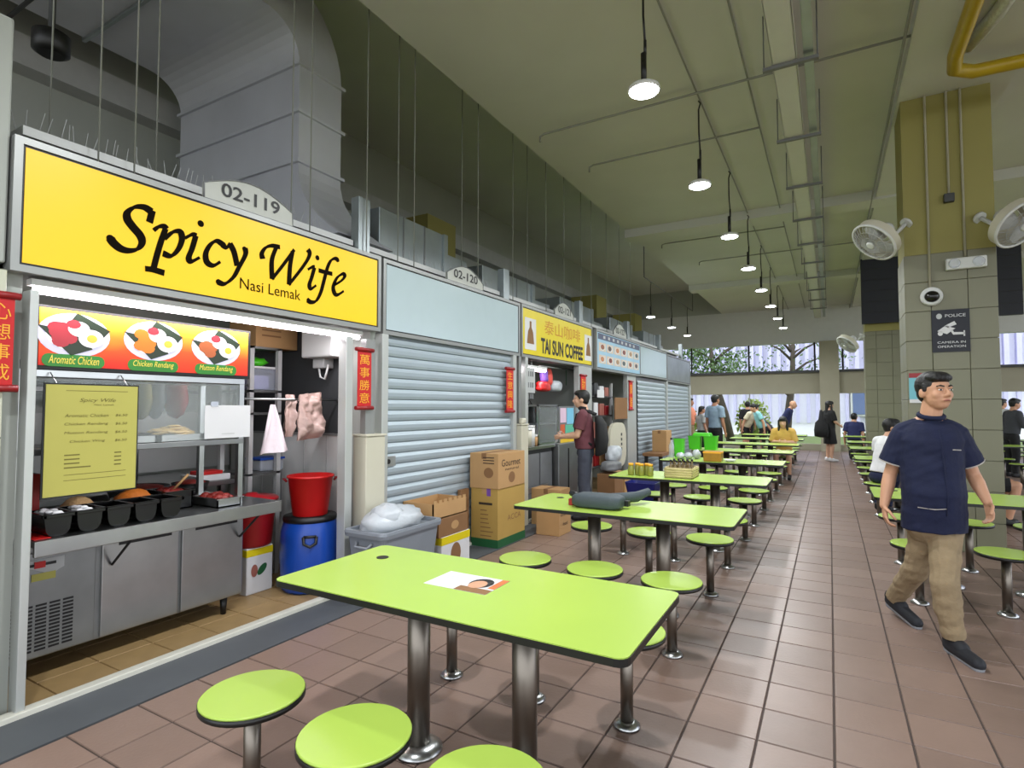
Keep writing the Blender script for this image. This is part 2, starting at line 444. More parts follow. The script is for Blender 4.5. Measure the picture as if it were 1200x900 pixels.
# advert sticker on the nearest table
zt = .7502
q = [at(513, 683, Z=zt), at(536, 674, Z=zt), at(581, 682, Z=zt), at(560, 693, Z=zt)]
st = thing('advert_sticker', 'white and brown printed advert sticker on the lime table top', 'sticker', (q[0]+q[2])/2)
cs = (q[0]+q[2])/2
ex = .155; ey = .1
b = MB(); b.box(cs.x-ex, cs.x+ex, cs.y-ey, cs.y+ey, zt, zt+.001, 'paper'); b.build('sticker_sheet', st)
def flat_ell(b, c, u, v, ru, rv, m, n=24, a0=0, a1=2*PI):
    c, u, v = Vector(c), Vector(u), Vector(v)
    b.poly([c+u*(ru*math.cos(a0+(a1-a0)*i/n))+v*(rv*math.sin(a0+(a1-a0)*i/n)) for i in range(n if a1-a0 > 6.2 else n+1)], m)
b = MB(); z = zt+.0013
b.poly([(cs.x, cs.y-ey, z), (cs.x+ex, cs.y-ey, z), (cs.x+ex, cs.y+ey, z), (cs.x, cs.y+ey, z)], 'paper')
b.poly([(cs.x, cs.y-ey, z+.0003), (cs.x+ex, cs.y-ey, z+.0003), (cs.x+ex, cs.y-ey*.45, z+.0003), (cs.x, cs.y-ey*.45, z+.0003)], 'kraft_dark')
b.poly([(cs.x+ex*.78, cs.y-ey*.3, z+.0003), (cs.x+ex, cs.y-ey*.3, z+.0003), (cs.x+ex, cs.y+ey, z+.0003), (cs.x+ex*.78, cs.y+ey, z+.0003)], mat('sticker_orange', (196, 110, 60), .5))
flat_ell(b, (cs.x+ex*.42, cs.y+.015, z+.0006), (1, 0, 0), (0, 1, 0), .052, .062, 'hair')
flat_ell(b, (cs.x+ex*.38, cs.y-.005, z+.0009), (1, 0, 0), (0, 1, 0), .038, .05, 'skin')
for k in range(3): b.poly([(cs.x-ex*.85, cs.y+ey*(.55-.22*k), z), (cs.x-ex*.25, cs.y+ey*(.55-.22*k), z), (cs.x-ex*.25, cs.y+ey*(.62-.22*k), z), (cs.x-ex*.85, cs.y+ey*(.62-.22*k), z)], 'lightgrey')
b.build('printed_picture', st)

# ------------------------------------------------------------------ pendant lamps
def make_lamp():
    t = thing('pendant_lamp', '', 'lamp', (0, 0, 0))
    b = MB(); b.lathe([(.118, .0), (.122, .012), (.118, .03), (.085, .05), (.03, .06)], (0, 0, 0), 'white_paint', 32); b.build('lamp_shade', t)
    b = MB(); b.lathe([(.110, -.004), (.110, .002)], (0, 0, 0), 'lamp_glow', 32); b.build('diffuser', t)
    b = MB(); b.cyl((0, 0, .06), (0, 0, .30), .022, m='black', n=14); b.cyl((.012, 0, .29), (.012, 0, .40), .012, m='black', n=10); b.build('driver', t)
    b = MB(); b.tube([(.012, 0, .38), (0, 0, .6), (0, 0, .86), (.02, 0, .93), (0, 0, .96)], .009, 'black', 6); b.build('cord', t)
    return t
P0 = make_lamp(); reg(P0)
def lamp_light(loc, suffix=''):
    l = bpy.data.lights.new('pendant_light'+suffix, 'AREA'); l.shape = 'DISK'; l.size = .22; l.energy = LAMP_W; l.color = (.95, .98, 1.0); l.spread = math.radians(165)
    o = bpy.data.objects.new('pendant_light'+suffix, l); COL.objects.link(o); o.location = (loc[0], loc[1], loc[2]-.012)
LZ = 3.94
lys = [4.18+2.13*k for k in range(8)]
for i, y in enumerate([-.08, 2.05]+lys):
    lab, grp = 'round white pendant lamp hanging above the lime tables', 'pendant lamps above the table row'
    off = '_offscreen' if i < 2 else ''      # the lamp row goes on over and behind the camera
    if i == 0: o = P0; P0.location = (-1.2, y, LZ); P0['label'] = lab; P0['group'] = grp
    else: o = dup(P0, (-1.2, y, LZ), 0, lab, grp)
    o.name = 'pendant_lamp'+off
    lamp_light((-1.2, y, LZ), off)
for y in (15.0, 17.3, 19.5):
    dup(P0, (-4.18, y, LZ), 0, 'round white pendant lamp hanging over the stall roofs', 'pendant lamps over the stalls').name = 'pendant_lamp'; lamp_light((-4.18, y, LZ))

# ------------------------------------------------------------------ ceiling services
def pipe(name, pts, r, m, label, cat, group=None, n=8):
    return tag(MB().tube(pts, r, m, n).build(name), label, cat, group)
ZC = CZ-.05
pipe('conduit', [(-1.2, -4.8, ZC), (-1.2, 21.9, ZC)], .010, 'conduit', 'thin grey conduit carrying the row of pendant lamps', 'conduit')
x2 = at(853, 0, Z=ZC).x
pipe('conduit', [(x2, -4.8, ZC), (x2, 21.9, ZC)], .010, 'conduit', 'thin grey conduit between pendant lamps and cable tray', 'conduit')
x3 = at(1066, 0, Z=ZC).x
pipe('conduit', [(x3, -4.8, ZC-.1), (x3, 21.9, ZC-.1)], .014, 'conduit', 'grey conduit running above the column fans towards the far end', 'conduit')
for (pa, x0, x1) in (((735, 128), -3.1, 1.0), ((700, 190), -2.9, x2), ((800, 281), -3.0, x2), ((860, 300), -2.6, 1.4)):
    y0 = at(pa[0], pa[1], Z=ZC).y
    pipe('sprinkler_pipe', [(x0, y0, ZC-.12), (x0, y0, ZC-.05), (x0+.06, y0, ZC-.03), (x1, y0, ZC-.03)], .013, 'conduit', 'thin grey sprinkler pipe crossing the ceiling slab', 'pipe', 'sprinkler pipes')
ct = thing('cable_tray', 'long pale cable tray on trapeze hangers under the slab', 'cable tray', (-.28, 8, 4.5))
b = MB(); b.box(-.38, -.19, -4.5, 21.5, 4.52, 4.54, 'white_paint'); b.box(-.385, -.375, -4.5, 21.5, 4.52, 4.58, 'white_paint'); b.box(-.195, -.185, -4.5, 21.5, 4.52, 4.58, 'white_paint'); b.build('tray', ct)
b = MB(); b.box(-.13, -.06, -4.5, 21.5, 4.54, 4.56, 'galv'); b.box(-.135, -.128, -4.5, 21.5, 4.54, 4.60, 'galv'); b.build('perforated_tray', ct)
for k in range(15):
    y = -2.4+1.55*k
    b = MB(); b.box(-.46, -.02, y-.02, y+.02, 4.485, 4.515, 'midgrey'); hb = b.build('hanger_bar', ct)
    for x in (-.45, -.03): MB().cyl((x, y, 4.49), (x, y, 5.0), .006, n=6, m='midgrey').build('hanger_rod', hb)
pipe('gas_pipe', [(1.06, -4.5, 4.7), (1.06, 6.3, 4.7), (1.09, 6.55, 4.69), (1.25, 6.68, 4.69), (1.6, 6.72, 4.7), (8.5, 6.72, 4.7)], .062, 'yellow_pipe', 'yellow painted gas pipe turning in front of the column top', 'pipe', n=16)
D('foil', (206, 208, 204), .35, .5, var=.15, scale=30, bump=1.0, bscale=40)
pipe('conduit', [(-4.18, 14.4, 6.0), (-4.18, 14.4, 4.92), (-4.18, 20.4, 4.92), (-4.18, 20.4, 6.0)], .014, 'midgrey', 'grey conduit carrying the lamps over the stall roofs', 'conduit')
pipe('flexible_hose', [(1.18, 6.46, 4.83), (1.3, 6.0, 4.82), (1.42, 5.2, 4.84), (1.45, 3.5, 4.85), (1.45, -4, 4.85)], .06, 'foil', 'crinkled silver hose lying beside the yellow pipe', 'hose', n=12)
# rods and the hangers over the stall fronts
HX = -3.62
rods = [(58, 150), (116, 160), (158, 175), (183, 183), (341, 258), (363, 268), (430, 225), (466, 300), (485, 305), (541, 325), (560, 332), (601, 338), (618, 346), (640, 352), (661, 362), (681, 370), (693, 372), (711, 382), (726, 388), (739, 392)]
for i, (x, y) in enumerate(rods):
    xx = HX if i % 3 or i == 6 else HX-.35
    p = at(x, y, X=xx)
    tag(MB().cyl((xx, p.y, 2.86), (xx, p.y, 6.0), .005, n=8, m='conduit').build('hanger_rod'), 'thin steel rod hanging a stall frame from the roof', 'rod', 'hanger rods over the stalls')

# exhaust duct above the first stall
dx0, dx1 = -6.25, -4.3; dy0, dy1 = 3.50, 4.02
du = thing('exhaust_duct', 'large galvanised exhaust duct rising from the first stall hood', 'duct', ((dx0+dx1)/2, (dy0+dy1)/2, 2.9))
def loft(b, secs, m, cap=True):
    ks = []
    for pts in secs: ks.append(len(b.v)); b.v += [tuple(p) for p in pts]
    n = len(secs[0])
    for a, c in zip(ks, ks[1:]):
        for i in range(n): j = (i+1) % n; b.face([a+i, a+j, c+j, c+i], m)
    if cap: b.face([ks[0]+i for i in range(n-1, -1, -1)], m); b.face([ks[-1]+i for i in range(n)], m)
def rect(x0, x1, y0, y1, z): return [(x0, y0, z), (x1, y0, z), (x1, y1, z), (x0, y1, z)]
b = MB(); secs = []
for t in [i/8 for i in range(9)]:
    z = 3.05+t*.75; e = (1-t)**2.2
    secs.append(rect(dx0, dx1+.545*e, dy0, dy1+.2*e, z))
loft(b, secs, 'duct'); b.build('hood_flare', du)
b = MB(); loft(b, [rect(dx0, dx1, dy0, dy1, 3.8), rect(dx0, dx1, dy0, dy1, 4.75)], 'duct'); b.build('riser', du)
b = MB(); secs = []
for i in range(9):
    a = i/8*PI/2; R0 = .35; R1 = R0+(dy1-dy0)
    yc, zc = dy0-R0, 4.75
    secs.append([(dx0, yc+R0*math.cos(a), zc+R0*math.sin(a)), (dx1, yc+R0*math.cos(a), zc+R0*math.sin(a)), (dx1, yc+R1*math.cos(a), zc+R1*math.sin(a)), (dx0, yc+R1*math.cos(a), zc+R1*math.sin(a))])
loft(b, secs, 'duct'); b.build('elbow', du)
zb = 4.75+.35
b = MB(); b.box(dx0, dx1, -4, dy0-.35, zb, zb+dy1-dy0, 'duct'); b.build('horizontal_run', du)
for z in (3.8, 4.28, 4.74):
    b = MB(); b.box(dx0-.03, dx1+.03, dy0-.03, dy1+.03, z, z+.03, 'duct'); b.build('flange', du, bev=.003)
for y in (2.55, 1.35):
    b = MB(); b.box(dx0-.03, dx1+.03, y, y+.03, zb-.03, zb+dy1-dy0+.03, 'galv'); b.build('flange', du)
for y in (2.2, 1.6):
    b = MB(); b.cyl((dx0-.1, y-.2, zb-.12), (dx1+.3, y-.2, zb-.12), .018, m='darkgrey', n=8); b.build('support_pipe', du)
q = at(60, 52, X=-4.3)
spk = thing('ceiling_speaker', 'black drum shaped fitting under the overhead duct at the far left', 'speaker', (q.x, q.y, q.z-.15))
b = MB(); b.lathe([(.07, -.07), (.10, -.05), (.10, .06), (.07, .08)], q, 'black', 24); b.build('housing', spk)
b = MB(); b.cyl((q.x, q.y, q.z+.07), (q.x, q.y, zb), .02, m='darkgrey', n=8); b.build('bracket', spk)
# concrete pier at the very left, above the stall
tag(bx('steel_housing', -4.3, -3.47, .5, 1.125, 2.2, 3.42, 'wall_grey', bev=.01), 'grey galvanised housing beside the yellow sign', 'cabinet')

# ------------------------------------------------------------------ the column with the police sign
def tiled_column(name, label, cx0, cx1, cy0, cy1, zt, ztop, tw, th, full=True):
    c = thing(name, label, 'column', ((cx0+cx1)/2, (cy0+cy1)/2, 0))
    e = .012
    b = MB(); b.box(cx0+e, cx1-e, cy0+e, cy1-e, 0, zt, 'grout'); b.build('core', c)
    b = MB(); b.box(cx0+.004, cx1-.004, cy0+.004, cy1-.004, zt, ztop, 'olive'); b.build('painted_shaft', c)
    # front face (towards -y) and left face (towards -x)
    def face(fr, w, org, du_, nrm, widths):
        pos = 0
        for wd in widths:
            zz = 0
            while zz < zt-.01:
                h = min(th, zt-zz)
                bb = MB(); g = .003
                a = org+du_*(pos+g); d_ = du_*(wd-2*g); n_ = nrm*(e+.003)
                p0 = a+Vector((0, 0, zz+g)); 
                bb.prism([p0, p0+d_, p0+d_+Vector((0, 0, h-2*g)), p0+Vector((0, 0, h-2*g))], n_, 'wall_tile2')
                bb.build('tile', c, bev=.002, seg=1)
                zz += th
            pos += wd
    W = cx1-cx0; Dp = cy1-cy0
    face('f', W, Vector((cx0, cy0+e, 0)), Vector((1, 0, 0)), Vector((0, -1, 0)), [W-2*tw-.005 if False else W*.29, W*.40, W*.31])
    face('l', Dp, Vector((cx0+e, cy0, 0)), Vector((0, 1, 0)), Vector((-1, 0, 0)), [Dp/2, Dp/2])
    return c
KX0, KX1, KY0, KY1 = .742, 1.525, 7.40, 8.02
colm = tiled_column('tiled_column', 'grey tiled column with olive painted top carrying the police sign', KX0, KX1, KY0, KY1, 3.15, CZ, .305, .316)
tiled_column('tiled_column', 'grey tiled column further down the aisle below the dark board', .74, 1.5, 15.3, 15.9, 3.25, CZ, .305, .316)
pipe_px = [((1090, 340), 'grey conduit on the column leading down to the dome camera'), ((1112, 232), 'grey conduit on the column ending at a small square box'), ((1131, 300), 'grey conduit on the column leading to the emergency light')]
for (pp, lab) in pipe_px:
    p = at(pp[0], pp[1], Y=KY0-.02)
    pts = [(p.x, KY0-.02, p.z), (p.x, KY0-.02, 4.85), (p.x, KY0-.02, 4.97)]
    tag(MB().tube(pts, .012, 'conc' if pp[1] < 320 else 'conc', 8).build('conduit'), lab, 'conduit')
p = at(1112, 232, Y=KY0-.03); tag(bx('junction_box', p.x-.045, p.x+.045, KY0-.06, KY0-.001, p.z-.045, p.z+.045, 'darkgrey', bev=.006), 'small dark square junction box on the olive shaft', 'box')
p = at(1092, 347, Y=KY0-.05)
cc = thing('dome_camera', 'white dome security camera with black lens above the police sign', 'camera', (p.x, KY0, p.z))
b = MB(); b.lathe([(.10, 0), (.10, .03), (.085, .05)], (p.x, KY0-.004, p.z), 'white_paint', 28, ax=(0, -1, 0)); b.build('base', cc)
b = MB(); b.ell((p.x, KY0-.05, p.z-.005), (.068, .06, .062), 'black_gloss'); b.build('lens_dome', cc)
p = at(1132, 308, Y=KY0-.05)
el = thing('emergency_light', 'white twin-spot emergency light on the column tiles', 'light', (p.x, KY0, p.z-.06))
b = MB(); b.box(p.x-.17, p.x+.17, KY0-.07, KY0-.004, p.z-.06, p.z+.06, 'white_paint'); b.build('housing', el, bev=.012)
for s in (-1, 1):
    b = MB(); b.lathe([(.05, 0), (.053, .012), (.04, .03)], (p.x+s*.1, KY0-.068, p.z), 'clear', 20, ax=(0, -1, 0)); b.build('spot_head', el)
q0, q1 = at(1093, 413, Y=KY0-.02), at(1136, 361, Y=KY0-.02)
ps = thing('police_sign', 'navy police camera sign on the tiled column', 'sign', ((q0.x+q1.x)/2, KY0-.015, q0.z))
b = MB(); b.box(q0.x, q1.x, KY0-.016, KY0-.004, q0.z, q1.z, 'navy_board'); b.build('panel', ps)
W = q1.x-q0.x; Hh = q1.z-q0.z; yy = KY0-.017
def sp(u, v): return (q0.x+W*u, yy, q0.z+Hh*v)
for s_, u, v, h, wd in (('POLICE', .36, .82, .07, .54), ('CAMERA IN', .14, .20, .052, .74), ('OPERATION', .14, .10, .052, .74)):
    text(s_, sp(u, v), (1, 0, 0), (0, 0, 1), h*Hh, 'paper', 'lettering', ps, wd*W)
b = MB()
b.prism([sp(.14, .50), sp(.36, .62), sp(.62, .55), sp(.40, .42)], (0, -.001, 0), 'paper'); b.prism([sp(.34, .62), sp(.60, .72), sp(.66, .64), sp(.42, .57)], (0, -.001, 0), 'paper')
b.prism([sp(.50, .48), sp(.56, .40), sp(.86, .40), sp(.86, .45), sp(.58, .46), sp(.54, .53)], (0, -.001, 0), 'paper'); b.prism([sp(.83, .36), sp(.87, .36), sp(.87, .49), sp(.83, .49)], (0, -.001, 0), 'paper')
flat_ell(b, Vector(sp(.22, .44))+Vector((0, -.001, 0)), (1, 0, 0), (0, 0, 1), .022, .024, 'paper', 14)
b.build('camera_symbol', ps)
b = MB(); flat_ell(b, Vector(sp(.2, .85))+Vector((0, -.001, 0)), (1, 0, 0), (0, 0, 1), .025, .03, 'lightgrey', 14); b.build('crest', ps)
# poster on the near edge of the column
p0, p1 = at(1066, 470, Y=KY0-.02), at(1083, 437, Y=KY0-.02)
po = thing('poster', 'small turquoise poster taped to the tiled column', 'poster', ((p0.x+p1.x)/2, KY0, p0.z))
b = MB(); b.box(p0.x, p1.x+.05, KY0-.012, KY0-.004, p0.z, p1.z, mat('turq', (110, 176, 190), .5)); b.build('sheet', po)
b = MB(); b.box(p0.x, p1.x+.05, KY0-.014, KY0-.011, p1.z-.05, p1.z, 'red_dark'); b.build('print_band', po); b = MB(); b.box(p0.x, p1.x+.05, KY0-.014, KY0-.011, p0.z-.02, p0.z+.02, 'paper'); b.build('print_band', po)
# big navy board hanging behind the column
l, r_ = at(1010, 380, Y=15.1), at(1199, 368, Y=15.1); tz = at(1010, 300, Y=15.1).z
nb = thing('hanging_board', 'large dark navy board hanging from the slab behind the column', 'board', ((l.x+r_.x)/2, 15.1, l.z))
b = MB(); b.box(l.x, r_.x, 15.06, 15.16, l.z, min(tz, 4.9), 'navy_board'); b.build('panel', nb)
for k in range(1, 6):
    b = MB(); zz = l.z+(min(tz, 4.9)-l.z)*k/6; b.box(l.x, r_.x, 15.052, 15.062, zz-.006, zz+.006, 'dark'); b.build('seam', nb)
for x in (l.x+.3, r_.x-.3): MB().cyl((x, 15.1, min(tz, 4.9)), (x, 15.1, 5.0), .012, n=8, m='midgrey').build('hanger', nb)

# ------------------------------------------------------------------ wall fans
def make_fan():
    t = thing('wall_fan', '', 'fan', (0, 0, 0))
    R = .235
    b = MB(); b.tube([(R*math.cos(a), 0, R*math.sin(a)) for a in [2*PI*i/32 for i in range(33)]], .014, 'white_paint', 8, caps=False); ring = b.build('cage_ring', t)
    b = MB()
    for k in range(28):
        a = 2*PI*k/28; c, s = math.cos(a), math.sin(a)
        b.tube([(.05*c, .055, .05*s), (.15*c, .05, .15*s), (R*c, .0, R*s)], .0028, 'lightgrey', 4)
    for rr, yy_ in ((.1, .054), (.17, .044)): b.tube([(rr*math.cos(a), yy_, rr*math.sin(a)) for a in [2*PI*i/24 for i in range(25)]], .003, 'lightgrey', 4, caps=False)
    b.build('front_grille', t)
    b = MB(); b.lathe([(R+.004, -.09), (R+.004, .0)], (0, 0, 0), 'cream', 32, ax=(0, 1, 0), caps=False); b.lathe([(.09, -.13), (R, -.09)], (0, 0, 0), 'cream', 32, ax=(0, 1, 0), caps=False); b.build('rear_guard', t)
    b = MB(); b.lathe([(.045, .04), (.045, .058), (.03, .066)], (0, 0, 0), 'white_paint', 20, ax=(0, 1, 0)); b.build('hub_cap', t)
    for k in range(3):
        a = 2*PI*k/3; u = Vector((math.cos(a), 0, math.sin(a))); v = Vector((-math.sin(a), 0, math.cos(a)))
        b = MB(); pts = [u*.03-v*.03, u*.18-v*.09, u*.21+v*.02, u*.14+v*.07, u*.03+v*.03]
        b.prism([p+Vector((0, -.02, 0)) for p in pts], (0, .006, 0), 'lightgrey'); b.build('blade', t)
    b = MB(); b.lathe([(.03, -.26), (.06, -.25), (.065, -.14), (.05, -.10)], (0, 0, 0), 'white_paint', 20, ax=(0, 1, 0)); b.build('motor_housing', t)
    b = MB(); b.tube([(0, -.2, -.04), (0, -.26, -.10), (0, -.40, -.10)], .022, 'white_paint', 10); b.cyl((0, -.40, -.1), (0, -.43, -.1), .06, n=16, m='white_paint'); b.build('bracket_arm', t)
    return t
W0 = make_fan(); reg(W0)
def put_fan(c, n, label, group=None, src=None, s=1.0):
    n = Vector(n).normalized(); q = n.to_track_quat('Y', 'Z')
    o = W0 if src is None else copy_tree(W0)
    o.location = c; o.rotation_mode = 'XYZ'; o.rotation_euler = q.to_euler('XYZ'); o.scale = (s, s, s); o['label'] = label
    if group: o['group'] = group
put_fan(at(1024, 284, Y=7.2), (-.656, -.40, -.74), 'white wall fan on the aisle side of the police sign column')
put_fan(at(1196, 263, Y=7.10), (.52, -.58, -.67), 'white wall fan on the outer side of the police sign column', src=1)
put_fan(at(992, 404, Y=14.9), (-.656, -.40, -.74), 'white wall fan on the further column below the dark board', src=1)

# ------------------------------------------------------------------ stall fronts
def yz(x, y, X): p = at(x, y, X=X); return p.y, p.z
def pxbox(x0, y0, x1, y1, X):
    """Y and z range seen through a pixel rectangle on the plane X"""
    ym = (y0+y1)/2; xm = (x0+x1)/2
    return at(x0, ym, X=X).y, at(x1, ym, X=X).y, at(xm, y1, X=X).z, at(xm, y0, X=X).z
def pb(name, label, cat, x0, y0, x1, y1, X, dep, m, parent=None, bev=0.004, z0=None, z1=None, group=None):
    a, b_, c, d = pxbox(x0, y0, x1, y1, X)
    o = bx(name, X-dep, X, a, b_, c if z0 is None else z0, d if z1 is None else z1, m, parent, bev)
    if label: tag(o, label, cat, group)
    return o
def signboard(name, label, y0, y1, z0, z1, panel, x=XF, dep=.2, fr=.035):
    t = thing(name, label, 'sign', (x-dep/2, (y0+y1)/2, z0))
    b = MB(); b.box(x-dep, x-.012, y0, y1, z0, z1, 'alu'); b.build('cabinet', t)
    b = MB(); b.box(x-.012, x+.006, y0, y1, z1-fr, z1, 'alu'); b.box(x-.012, x+.006, y0, y1, z0, z0+fr, 'alu')
    b.box(x-.012, x+.006, y0, y0+fr, z0+fr, z1-fr, 'alu'); b.box(x-.012, x+.006, y1-fr, y1, z0+fr, z1-fr, 'alu'); b.build('frame', t)
    b = MB(); b.box(x-.011, x-.004, y0+fr, y1-fr, z0+fr, z1-fr, 'black'); b.build('gasket', t)
    g = .012
    b = MB(); b.box(x-.004, x, y0+fr+g, y1-fr-g, z0+fr+g, z1-fr-g, panel); pn = b.build('panel', t)
    return t, pn
YU, ZU = (0, 1, 0), (0, 0, 1)
M['sign_yellow'] = mat('sign_yellow', (226, 178, 0), .4, var=.05, scale=1.2, emit=(255, 210, 0), es=.3)
sg, pn = signboard('shop_sign', 'lit yellow shop sign reading Spicy Wife Nasi Lemak', 1.13, 3.70, 2.165, 2.835, 'sign_yellow')
XT = XF+.0015
def stroke(b, pts, w=.036, thin=.010, nib=math.radians(38), m='brown_ink', X=XT, sub=6):
    P = [Vector((0,)+yz(x, y, X)) for x, y in pts]
    out = []
    for i in range(len(P)-1):
        p0, p1, p2, p3 = P[max(i-1, 0)], P[i], P[i+1], P[min(i+2, len(P)-1)]
        for k in range(sub):
            t = k/sub; out.append(.5*((2*p1)+(-p0+p2)*t+(2*p0-5*p1+4*p2-p3)*t*t+(-p0+3*p1-3*p2+p3)*t**3))
    out.append(P[-1]); n0 = len(b.v)
    for i, p in enumerate(out):
        d = out[min(i+1, len(out)-1)]-out[max(i-1, 0)]; th = math.atan2(d.z, d.y)
        hw = .5*(thin+(w-thin)*abs(math.sin(th-nib)))
        nn = Vector((0, -math.sin(th), math.cos(th)))*hw
        b.v += [(X, p.y+nn.y, p.z+nn.z), (X, p.y-nn.y, p.z-nn.z)]
    for i in range(len(out)-1): k = n0+2*i; b.face([k, k+1, k+3, k+2], m)
def dot(b, x, y, r, m='brown_ink', X=XT):
    Y_, Z_ = yz(x, y, X); flat_ell(b, (X, Y_, Z_), (0, 1, 0), (0, 0, 1), r, r, m, 18)
A1 = lambda L: [(110+x/6, 225+y/6) for x, y in L]
A2 = lambda L: [(260+x/7.5, 265+y/7.5) for x, y in L]
glyphs = [
 ('S', [A1([(408, 140), (355, 108), (290, 106), (240, 140), (236, 188), (270, 240), (325, 305), (338, 355), (310, 398), (250, 412), (190, 398), (140, 360), (115, 325)]), A1([(412, 128), (402, 170), (391, 215)])], [A1([(117, 327)])[0]+(.021,)]),
 ('p', [A1([(420, 270), (455, 245), (490, 242), (508, 262)]), A1([(506, 255), (475, 340), (445, 440), (418, 545)]), A1([(360, 538), (425, 548), (497, 570)]), A1([(497, 330), (555, 282), (605, 280), (620, 330), (595, 400), (545, 448), (485, 430)])], []),
 ('i', [A1([(640, 325), (690, 300), (722, 312)]), A1([(718, 305), (692, 395), (668, 460), (685, 488), (745, 460)])], [A1([(752, 222)])[0]+(.021,)]),
 ('c', [A1([(918, 378), (865, 345), (820, 370), (788, 430), (795, 492), (840, 516), (890, 490)]), A1([(900, 368), (935, 388), (962, 362)])], []),
 ('y', [A1([(955, 362), (985, 420), (1008, 520)]), A1([(1062, 392), (1066, 440), (1020, 530), (980, 600), (920, 645), (868, 630)])], [A1([(1060, 400)])[0]+(.017,), A1([(876, 632)])[0]+(.018,)]),
 ('W', [A2([(360, 288), (352, 240), (385, 190), (440, 172), (512, 185)]), A2([(480, 182), (440, 300), (442, 466)]), A2([(440, 466), (540, 340), (638, 206)]), A2([(622, 225), (600, 350), (590, 515)]), A2([(588, 515), (680, 400), (750, 300), (772, 240), (755, 205)])], []),
 ('i', [A2([(755, 382), (795, 360), (818, 364)]), A2([(815, 362), (790, 450), (770, 515), (785, 548), (830, 520)])], [A2([(840, 278)])[0]+(.02,)]),
 ('f', [A2([(1022, 300), (995, 285), (960, 302), (930, 360), (900, 470), (870, 580), (830, 655), (785, 668), (750, 648)]), A2([(850, 388), (910, 405), (972, 420)])], [A2([(1020, 298)])[0]+(.016,), A2([(760, 652)])[0]+(.017,)]),
 ('e', [A2([(985, 520), (1050, 480), (1080, 440), (1062, 420), (1012, 455), (980, 530), (990, 588), (1020, 602), (1072, 570)])], [])]
for ch, sts, dots in glyphs:
    b = MB(); lay = XT
    for s_ in sts: stroke(b, s_, w=.050 if ch in 'S' else .045, thin=.018, X=lay); lay += .0004
    for d_ in dots: dot(b, *d_, X=lay); lay += .0004
    b.build('letter', pn)
pa, pb_ = yz(281, 338, XT), yz(352, 352.5, XT)
text('Nasi Lemak', (XT, pa[0], pa[1]), YU, ZU, .075, 'brown_ink', 'lettering', pn, pb_[0]-pa[0])

D('plate_white', (176, 178, 172), .5)
def number_plate(body, ya, yb, z0, hs, ht, label):
    t = thing('unit_number_plate', label, 'sign', (XF-.03, (ya+yb)/2, z0))
    n = 14; pts = [(XF-.02, ya, z0)]
    for i in range(n+1):
        s = i/n; pts.append((XF-.02, ya+(yb-ya)*s, z0+hs+(ht-hs)*math.sin(PI*s)))
    pts.append((XF-.02, yb, z0))
    b = MB(); b.prism(pts[::-1], (.02, 0, 0), 'plate_white'); pl = b.build('plate', t)
    b = MB(); b.tube([Vector(p)+Vector((.021, 0, 0)) for p in pts]+[Vector(pts[0])+Vector((.021, 0, 0))], .006, 'midgrey', 4); b.build('border', t)
    text(body, (XF+.003, (ya+yb)/2, z0+.05), YU, ZU, ht*.46, 'black', 'lettering', pl, (yb-ya)*.66, center=True, bold=.015)
    return t
ya = at(239, 225, X=XF).y; yb = at(343, 255, X=XF).y
number_plate('02-119', ya, yb, 2.835, .10, .20, 'white arched unit plate 02-119 on the yellow sign')
ya = at(524, 320, X=XF).y; yb = at(566, 335, X=XF).y
number_plate('02-120', ya, yb, 2.83, .08, .20, 'white arched unit plate 02-120 on the blank white sign')
ya = at(650, 365, X=XF).y; yb = at(672, 375, X=XF).y
number_plate('02-121', ya, yb, 2.84, .08, .22, 'white arched unit plate above the coffee sign')
ya = at(719, 390, X=XF).y; yb = at(734, 396, X=XF).y
number_plate('02-122', ya, yb, 2.83, .08, .24, 'white arched unit plate above the blue menu board')

signboard('blank_sign', 'blank glossy white signboard above the closed shutter next to the yellow sign', 3.73, 6.26, 2.15, 2.83, 'white_gloss')
sg3, pn3 = signboard('shop_sign', 'yellow coffee stall sign reading Tai Sun Coffee with Chinese characters', 6.30, 8.78, 2.15, 2.84, 'sign_y2')
pa = yz(634, 419, XT); pe = yz(683, 428, XT)
text('TAI SUN COFFEE', (XT, pa[0], 2.24), YU, ZU, .22, 'black', 'lettering', pn3, pe[0]-pa[0], bold=.035)
pa = yz(638, 385, XT); pe = yz(680, 400, XT)
D('char_orange', (196, 132, 30), .5)
text('泰山咖啡', (XT, pa[0], 2.52), YU, ZU, .20, 'char_orange', 'lettering', pn3, pe[0]-pa[0])
for (xa, xb) in ((615, 629), (685, 694)):
    a, b_ = at(xa, 395, X=XT).y, at(xb, 405, X=XT).y
    bb = MB(); bb.box(XT-.001, XT+.001, a, b_-.02, 2.26, 2.68, 'paper'); c = (a+b_)/2-.01; w = (b_-a)*.3
    bb.prism([(XT+.001, c-w, 2.34), (XT+.001, c+w, 2.34), (XT+.001, c+w*.7, 2.5), (XT+.001, c+w*.25, 2.56), (XT+.001, c+w*.25, 2.64), (XT+.001, c-w*.25, 2.64), (XT+.001, c-w*.25, 2.56), (XT+.001, c-w*.7, 2.5)], (.0008, 0, 0), 'kraft_dark')
    bb.build('picture_panel', pn3)
D('board_blue', (150, 186, 208), .35, var=.1, scale=3)
sg4, pn4 = signboard('menu_signboard', 'pale blue overhead signboard with two rows of dish pictures', 8.84, 11.36, 2.13, 2.82, 'board_blue', x=XF+.05)
X4 = XF+.052; fr = 8.92; to = 11.28
b = MB(); b.box(X4-.002, X4, fr, to, 2.66, 2.76, mat('board_slate', (74, 80, 104), .5)); b.build('title_band', pn4)
